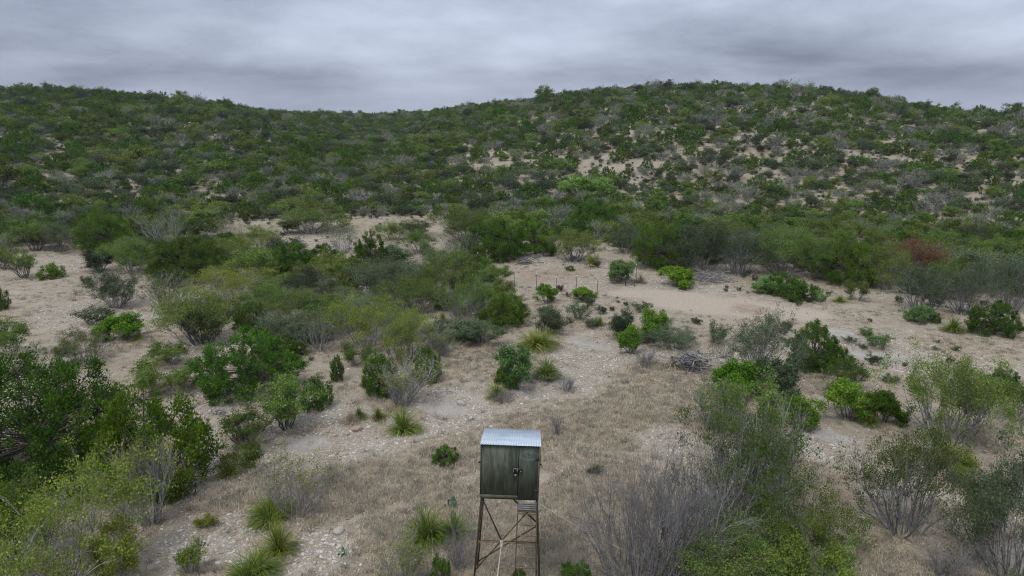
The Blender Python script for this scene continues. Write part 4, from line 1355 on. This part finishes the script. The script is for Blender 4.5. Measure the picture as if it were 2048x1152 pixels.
# ------------------------------------------------------------------ geometry-node scatter of stuff
def scatter(name, P, rot, scl, var, meshes, label, cat):
    col = bpy.data.collections.new(name + '_sources')
    for i, m in enumerate(meshes):
        col.objects.link(bpy.data.objects.new('%s_source_%02d' % (name, i), m))
    me = bpy.data.meshes.new(name)
    P = np.asarray(P, np.float32)
    me.vertices.add(len(P)); me.vertices.foreach_set('co', P.ravel())
    for nm, tp, data, key in (('rot', 'FLOAT_VECTOR', rot, 'vector'), ('scl', 'FLOAT_VECTOR', scl, 'vector'), ('var', 'INT', var, 'value')):
        a = me.attributes.new(nm, tp, 'POINT')
        a.data.foreach_set(key, np.ascontiguousarray(data, np.int32 if tp == 'INT' else np.float32).ravel())
    o = obj(name, me)
    ng = bpy.data.node_groups.new(name, 'GeometryNodeTree')
    ng.interface.new_socket('Geometry', in_out='INPUT', socket_type='NodeSocketGeometry')
    ng.interface.new_socket('Geometry', in_out='OUTPUT', socket_type='NodeSocketGeometry')
    gi, go = ng.nodes.new('NodeGroupInput'), ng.nodes.new('NodeGroupOutput')
    ip = ng.nodes.new('GeometryNodeInstanceOnPoints')
    ci = ng.nodes.new('GeometryNodeCollectionInfo')
    ci.inputs['Collection'].default_value = col
    ci.inputs['Separate Children'].default_value = True
    ci.inputs['Reset Children'].default_value = True
    att = {}
    for nm, tp in (('rot', 'FLOAT_VECTOR'), ('scl', 'FLOAT_VECTOR'), ('var', 'INT')):
        n = ng.nodes.new('GeometryNodeInputNamedAttribute'); n.data_type = tp; n.inputs['Name'].default_value = nm; att[nm] = n.outputs['Attribute']
    e = ng.nodes.new('FunctionNodeEulerToRotation')
    L = ng.links.new
    L(att['rot'], e.inputs[0]); L(e.outputs[0], ip.inputs['Rotation'])
    L(att['scl'], ip.inputs['Scale']); L(att['var'], ip.inputs['Instance Index'])
    ip.inputs['Pick Instance'].default_value = True
    L(gi.outputs[0], ip.inputs['Points']); L(ci.outputs[0], ip.inputs['Instance'])
    L(ip.outputs[0], go.inputs[0])
    md = o.modifiers.new('scatter', 'NODES'); md.node_group = ng
    tag(o, label, cat, None, 'stuff')
    return o


# ------------------------------------------------------------------ brush of the slopes and the valley
LIMIT_X = [-400, 0, 150, 180, 300, 420, 440, 560, 570, 700, 760, 900, 960, 1010, 1100, 1200, 1250, 1300, 1500, 1620, 1760, 1800, 1900, 2048, 2400]
LIMIT_Y = [520, 500, 492, 478, 470, 470, 440, 435, 425, 432, 432, 432, 470, 490, 480, 480, 505, 525, 530, 545, 560, 585, 600, 600, 600]
FILL = [[(440, 505), (640, 525), (900, 520), (990, 560), (1030, 640), (900, 690), (870, 750), (560, 715), (480, 640), (430, 560)],
        [(0, 470), (180, 470), (300, 480), (440, 490), (440, 540), (230, 530), (180, 505), (0, 505)]]


def in_poly(px, py, poly):
    r = np.zeros(np.shape(px), bool)
    for (x0, y0), (x1, y1) in zip(poly, poly[1:] + poly[:1]):
        c = (y0 > py) != (y1 > py)
        r ^= c & (px < (x1 - x0) * (py - y0) / (y1 - y0 + 1e-9) + x0)
    return r


BARE = [blob(*p) for p in [(1150, 352, 55, 9), (1260, 368, 50, 10), (910, 335, 40, 6), (925, 312, 35, 6), (1300, 392, 60, 8), (1480, 222, 45, 6), (1400, 392, 55, 8), (1560, 362, 40, 8),
                           (1690, 235, 40, 6), (1650, 262, 50, 6), (1840, 330, 22, 22), (1780, 375, 45, 9), (1640, 428, 18, 8), (1900, 290, 40, 6), (1520, 385, 30, 6), (1240, 300, 14, 12),
                           (2010, 355, 40, 6), (430, 233, 60, 3), (90, 268, 20, 4), (180, 285, 22, 4), (620, 445, 60, 12), (1130, 272, 40, 6), (1330, 215, 30, 4)]]
BARKX = None


def scatter_brush():
    r_ = np.random.default_rng(31)
    grid = {}
    cell = 6.0

    def near_ok(x, y, w, k):
        gx, gy = int(x // cell), int(y // cell)
        for a in range(gx - 1, gx + 2):
            for b in range(gy - 1, gy + 2):
                for (u, v, s) in grid.get((a, b), ()):
                    if (u - x) ** 2 + (v - y) ** 2 < ((s + w) * k) ** 2:
                        return False
        return True
    for x, y, w in placed:
        grid.setdefault((int(x // cell), int(y // cell)), []).append((x, y, w))
    N = 150000
    az = np.radians(r_.uniform(-44, 44, N)); r = np.concatenate([np.sqrt(r_.uniform(30 ** 2, 100 ** 2, N // 6)), np.sqrt(r_.uniform(60 ** 2, 470 ** 2, N - N // 6))])
    order = np.argsort(r)
    az, r = az[order], r[order]
    x, y = r * np.sin(az), r * np.cos(az)
    z = terrain(x, y)
    rc = np.interp(np.arctan2(x, y), T_AZ, T_RC)
    px, py, dep = project(x, y, z)
    ok = (py < np.interp(px, LIMIT_X, LIMIT_Y))
    for poly in FILL:
        ok |= in_poly(px, py, poly)
    ok &= (r < rc * 1.25 + 10)
    bare = blobs(x, y, BARE)
    pn = fbm(x, y, 6.0, 2, 77)
    sp = fbm(x, y, 26.0, 2, 55)
    right = np.clip((px - 860) / 150, 0, 1) * np.clip((r - 92) / 14, 0, 1)      # the open stony hill
    ok &= bare < 0.88
    ok &= ~((right > 0.4) & (pn < 0.24))
    ok &= ~((right <= 0.4) & (pn < 0.22))
    out = []
    u1, u2, u3, u4 = r_.random(N), r_.random(N), r_.random(N), r_.random(N)
    for i in np.nonzero(ok)[0]:
        rt = right[i]
        if r[i] < 62:
            pj, po, pd, pb = 0.10, 0.55, 0.18, 0.15
        elif rt > 0.4:
            pj, po, pd, pb = 0.30, 0.20, 0.24, 0.19
        elif px[i] < 900:
            pj, po, pd, pb = 0.34 + 0.25 * (sp[i] - 0.5), 0.27, 0.24, 0.13
        else:
            pj, po, pd, pb = 0.24, 0.46, 0.15, 0.12
        v = u1[i]
        if v < pj: k, w, h = 'fJ', 2.3 + 3.6 * u2[i] ** 1.5, 0.62
        elif v < pj + po: k, w, h = 'fO', 2.0 + 2.6 * u2[i], 0.62
        elif v < pj + po + pd: k, w, h = 'fD', 1.7 + 2.6 * u2[i], 0.62
        elif v < pj + po + pd + pb: k, w, h = 'fB', 1.8 + 2.2 * u2[i], 0.66
        else: k, w, h = 'fS', 0.9 + 0.8 * u2[i], 0.62
        if r[i] > 85: w *= 0.58 + 0.72 * u4[i] ** 2.4
        if r[i] < 58 and k != 'fS': w *= 0.75
        elif r[i] < 100 and k != 'fS': w *= 1.1
        kk = 0.42 if rt <= 0.4 else 0.455
        if r[i] < 62: kk = 0.41
        if not near_ok(x[i], y[i], w * 0.5, kk * 2 * 0.9):
            continue
        grid.setdefault((int(x[i] // cell), int(y[i] // cell)), []).append((x[i], y[i], w * 0.5))
        out.append((k, x[i], y[i], z[i], w, w * h * (0.8 + 0.45 * u3[i] + (0.25 * (u4[i] > 0.8) if r[i] > rc[i] * 0.9 else 0)), px[i], py[i], dep[i], rt))
    return out


brushes = scatter_brush()
KN = {'fJ': ('juniper_tree', 'tree', 'dark green juniper'), 'fO': ('brush_shrub', 'shrub', 'olive green brush shrub'), 'fD': ('brush_shrub', 'shrub', 'grey green twiggy shrub'),
      'fB': ('bare_shrub', 'shrub', 'pale bare grey shrub'), 'fS': ('sotol_plant', 'plant', 'small yellow green sotol')}
bykind = {}
for b in brushes:
    bykind.setdefault(KN[b[0]][0], []).append(b)
rest = []
cnt = 0
CAP = {'juniper_tree': 265, 'brush_shrub': 225, 'bare_shrub': 270, 'sotol_plant': 270}
for nm, lst in bykind.items():
    seen = [b for b in lst if 0 <= b[6] <= 2048 and 150 < b[7] < 1152]
    seen.sort(key=lambda b: -b[4] * F / b[8])
    chosen = set(id(b) for b in seen[:CAP[nm]])
    for b in lst:
        if id(b) not in chosen:
            rest.append(b); continue
        k, x, y, z, w, h, px, py, dep, rt = b
        cnt += 1
        if dep < 75:         # near enough to show its parts
            kf = {'fJ': 'J', 'fO': 'O', 'fD': 'MD', 'fB': 'B', 'fS': 'S'}[k]
            pr = PROTO[kf][cnt % len(PROTO[kf])]
            o = bpy.data.objects.new(nm, None); COL.objects.link(o)
            obj(pr['sname'], pr['stem'], o); obj(pr['lname'], pr['leaf'], o)
        else:
            pr = PROTO[k][cnt % len(PROTO[k])]
            o = obj(nm, whole_mesh(pr, nm))
        o.location = (x, y, z - 0.05)
        o.rotation_euler = (0, 0, cnt * 2.399 % 6.283)
        o.scale = (w / pr['w'], w / pr['w'], h / pr['h'])
        if rt > 0.4: where = 'on the ' + ('left shoulder' if px < 1280 else 'middle' if px < 1660 else 'right flank') + ' of the right hill'
        elif px < 230: where = 'in the dense brush by the left edge'
        elif px < 480: where = 'in the dense brush left of the saddle'
        elif px < 1010: where = 'in the dense brush below the saddle'
        else: where = 'in valley brush under the right hill ' + ('centre' if px < 1360 else 'middle' if px < 1720 else 'edge')
        where = where.replace('right hill centre', 'left shoulder').replace('right hill middle', 'hill middle').replace('right hill edge', 'right flank')
        d_ = math.hypot(x, y)
        if rt <= 0.4 and d_ < 62: where = 'filling the near thicket ' + ('left of the wash' if px < 480 else 'by the pen' if px < 1010 else 'right of the pen')
        elif d_ > 165: where += ' near the skyline'
        elif d_ > 118: where += ' midway up'
        else: where += ' low down'
        big = 'large ' if w > 4.2 else 'small ' if w < 2.6 and k != 'fS' else ''
        tag(o, big + KN[k][2] + ' ' + where, KN[k][1], big + KN[k][2] + 's ' + where)
src, base = [], {}
for k in ('fJ', 'fO', 'fD', 'fB', 'fS'):
    base[k] = len(src)
    for pr in PROTO[k]:
        src.append(whole_mesh(pr, 'far_brush'))
n = len(rest)
rr = np.random.default_rng(3)
P = np.array([[b[1], b[2], b[3] - 0.05] for b in rest])
var, scl = [], []
for b in rest:
    v = int(rr.integers(len(PROTO[b[0]]))); pr = PROTO[b[0]][v]
    var.append(base[b[0]] + v); scl.append((b[4] / pr['w'], b[4] / pr['w'], b[5] / pr['h']))
rot = np.zeros((n, 3)); rot[:, 2] = rr.uniform(0, 6.283, n)
scatter('far_brush', P, rot, np.array(scl), np.array(var), src, 'far brush covering the hills up to the skyline', 'brush')
print('plants one by one', len(PLANTS), 'hill plants', cnt, 'rest', n)

# ------------------------------------------------------------------ dry grass, weeds and gravel
def tuft_mesh(seed, n, L, w, spread, mat, el=(40, 88)):
    r_ = np.random.default_rng(seed)
    az = r_.uniform(0, 6.283, n); e = np.radians(r_.uniform(*el, n)); l = L * r_.uniform(0.5, 1.2, n)
    b = np.stack([r_.normal(0, spread, n), r_.normal(0, spread, n), np.zeros(n) - 0.01], -1)
    d = np.stack([np.cos(az) * np.cos(e), np.sin(az) * np.cos(e), np.sin(e)], -1)
    s = unit(np.stack([-np.sin(az), np.cos(az), np.zeros(n)], -1)) * w * 0.5
    m = b + d * l[:, None] * 0.55
    t = m + (d * [1, 1, 0.55]) * l[:, None] * 0.5
    V = np.stack([b - s, b + s, m + s * 0.8, m - s * 0.8, t], 1).reshape(-1, 3)
    i = np.arange(n)[:, None] * 5
    f = np.concatenate([i + [0, 1, 2], i + [0, 2, 3], i + [3, 2, 4]])
    tt = np.clip(r_.uniform(0.1, 0.9) + r_.normal(0, 0.2, n), 0, 1)
    T = np.stack([np.repeat(tt, 5), np.repeat(r_.random(n), 5)], -1)
    return tri_mesh('tuft', V, f, T, [mat])


def points(n, r0, r1, seed, half=46):
    r_ = np.random.default_rng(seed)
    a = np.radians(r_.uniform(-half, half, n)); r = np.exp(r_.uniform(math.log(r0), math.log(r1), n)) if True else None
    x, y = r * np.sin(a), r * np.cos(a)
    return x, y, r, r_


GT = [tuft_mesh(700 + i, 44, 0.17, 0.010, 0.075, LEAF['grass'], (20, 85)) for i in range(5)]
GW = [tuft_mesh(720 + i, 40, 0.20, 0.012, 0.08, LEAF['grey_weed'], (30, 85)) for i in range(3)]
x, y, r, r_ = points(150000, 12, 85, 41)
g, ro, re, gv, sm = zones(x, y)
keep = (r_.random(len(x)) < np.clip(g ** 1.3 * 0.85 + 0.30 * np.clip((fbm(x, y, 2.2, 3, 61) - 0.50) * 6, 0, 1) * (1 - gv), 0, 1) * (1 - ro) * (1 - 0.93 * sm))
# tussocks also gather round the feet of the plants
x2, y2 = [], []
for (cx, cy, w) in placed:
    m = int(14 * w + 8)
    a = r_.uniform(0, 6.283, m); q = w * np.sqrt(r_.uniform(0.05, 1.5, m))
    x2.append(cx + np.cos(a) * q); y2.append(cy + np.sin(a) * q)
x = np.concatenate([x[keep]] + x2); y = np.concatenate([y[keep]] + y2)
z = terrain(x, y)
n = len(x)
s = r_.uniform(0.55, 1.25, n) * (0.8 + 0.5 * fbm(x, y, 3.0, 2, 91))
rot = np.stack([r_.normal(0, .1, n), r_.normal(0, .1, n), r_.uniform(0, 6.283, n)], -1)
var = np.where(r_.random(n) < 0.88, r_.integers(0, 5, n), 5 + r_.integers(0, 3, n))
scatter('dry_grass', np.stack([x, y, z - 0.005], -1), rot, np.stack([s * 1.15, s * 1.15, s], -1), var, GT + GW, 'short dry tan grass covering the ground round the tower', 'grass')
print('grass', n)

ST = [rock_mesh(950 + i, 2) for i in range(5)]
x, y, r, r_ = points(230000, 12, 85, 43)
g, ro, re, gv, sm = zones(x, y)
keep = r_.random(len(x)) < np.clip(gv * 0.52 + 0.10, 0, 1) * (1 - 0.9 * ro) * (1 - 0.9 * sm)
x, y, r = x[keep], y[keep], r[keep]
z = terrain(x, y); n = len(x)
s = 0.032 + 0.0008 * r + 0.12 * r_.random(n) ** 4 + 0.12 * (r_.random(n) < 0.015) * r_.random(n)
rot = np.stack([r_.normal(0, .2, n), r_.normal(0, .2, n), r_.uniform(0, 6.283, n)], -1)
scatter('gravel', np.stack([x, y, z + s * 0.08], -1), rot, np.stack([s * 1.25, s * 1.25, s], -1), r_.integers(0, 5, n), ST, 'loose pale limestone gravel strewn over the ground', 'gravel')
print('gravel', n)

# low scrub dotted over the open slopes and flats
x, y, r, r_ = points(26000, 34, 250, 47)
z = terrain(x, y)
px, py, dep = project(x, y, z)
rc = np.interp(np.arctan2(x, y), T_AZ, T_RC)
g, ro, re, gv, sm = zones(x, y)
nz = fbm(x, y, 6.0, 2, 63)
keep = (r_.random(len(x)) < np.where(r > 85, 0.8, np.clip((nz - 0.50) * 0.5, 0, 0.1))) & (ro < 0.3) & (sm < 0.3) & (r < rc * 1.05)
x, y, z, r = x[keep], y[keep], z[keep], r[keep]
n = len(x)
LS = [whole_mesh(p, 'low_scrub') for p in PROTO['W']] + GT[:2] + GW[:2]
var = np.where(r_.random(n) < 0.55, r_.integers(0, 3, n), r_.integers(3, 7, n))
w0 = np.array([p['w'] for p in PROTO['W']] + [0.3] * 4)[var]
s = (0.22 + 0.55 * r_.random(n) ** 2 + 0.0016 * r) / w0
rot = np.zeros((n, 3)); rot[:, 2] = r_.uniform(0, 6.283, n)
scatter('low_scrub', np.stack([x, y, z - 0.02], -1), rot, np.stack([s, s, s * 0.75], -1), var, LS, 'low grey green scrub dotted over the open slopes and flats', 'scrub')
print('scrub', n, 'triangles', sum(len(m.polygons) for m in bpy.data.meshes))

# ------------------------------------------------------------------ the air
def build_haze():
    v, f = box(2200, 2200, 63.0, (0, 300, 26.5))
    m, nt, out = mat_new('haze')
    pv = nt.nodes.new('ShaderNodeVolumePrincipled')
    pv.inputs['Color'].default_value = (0.80, 0.87, 1.0, 1)
    pv.inputs['Density'].default_value = 0.00014
    pv.inputs['Anisotropy'].default_value = 0.2
    nt.links.new(pv.outputs[0], out.inputs['Volume'])
    tag(obj('haze', tri_mesh('haze', v, f, None, [m])), 'thin bluish haze over the whole landscape', 'haze', None, 'stuff')


build_haze()
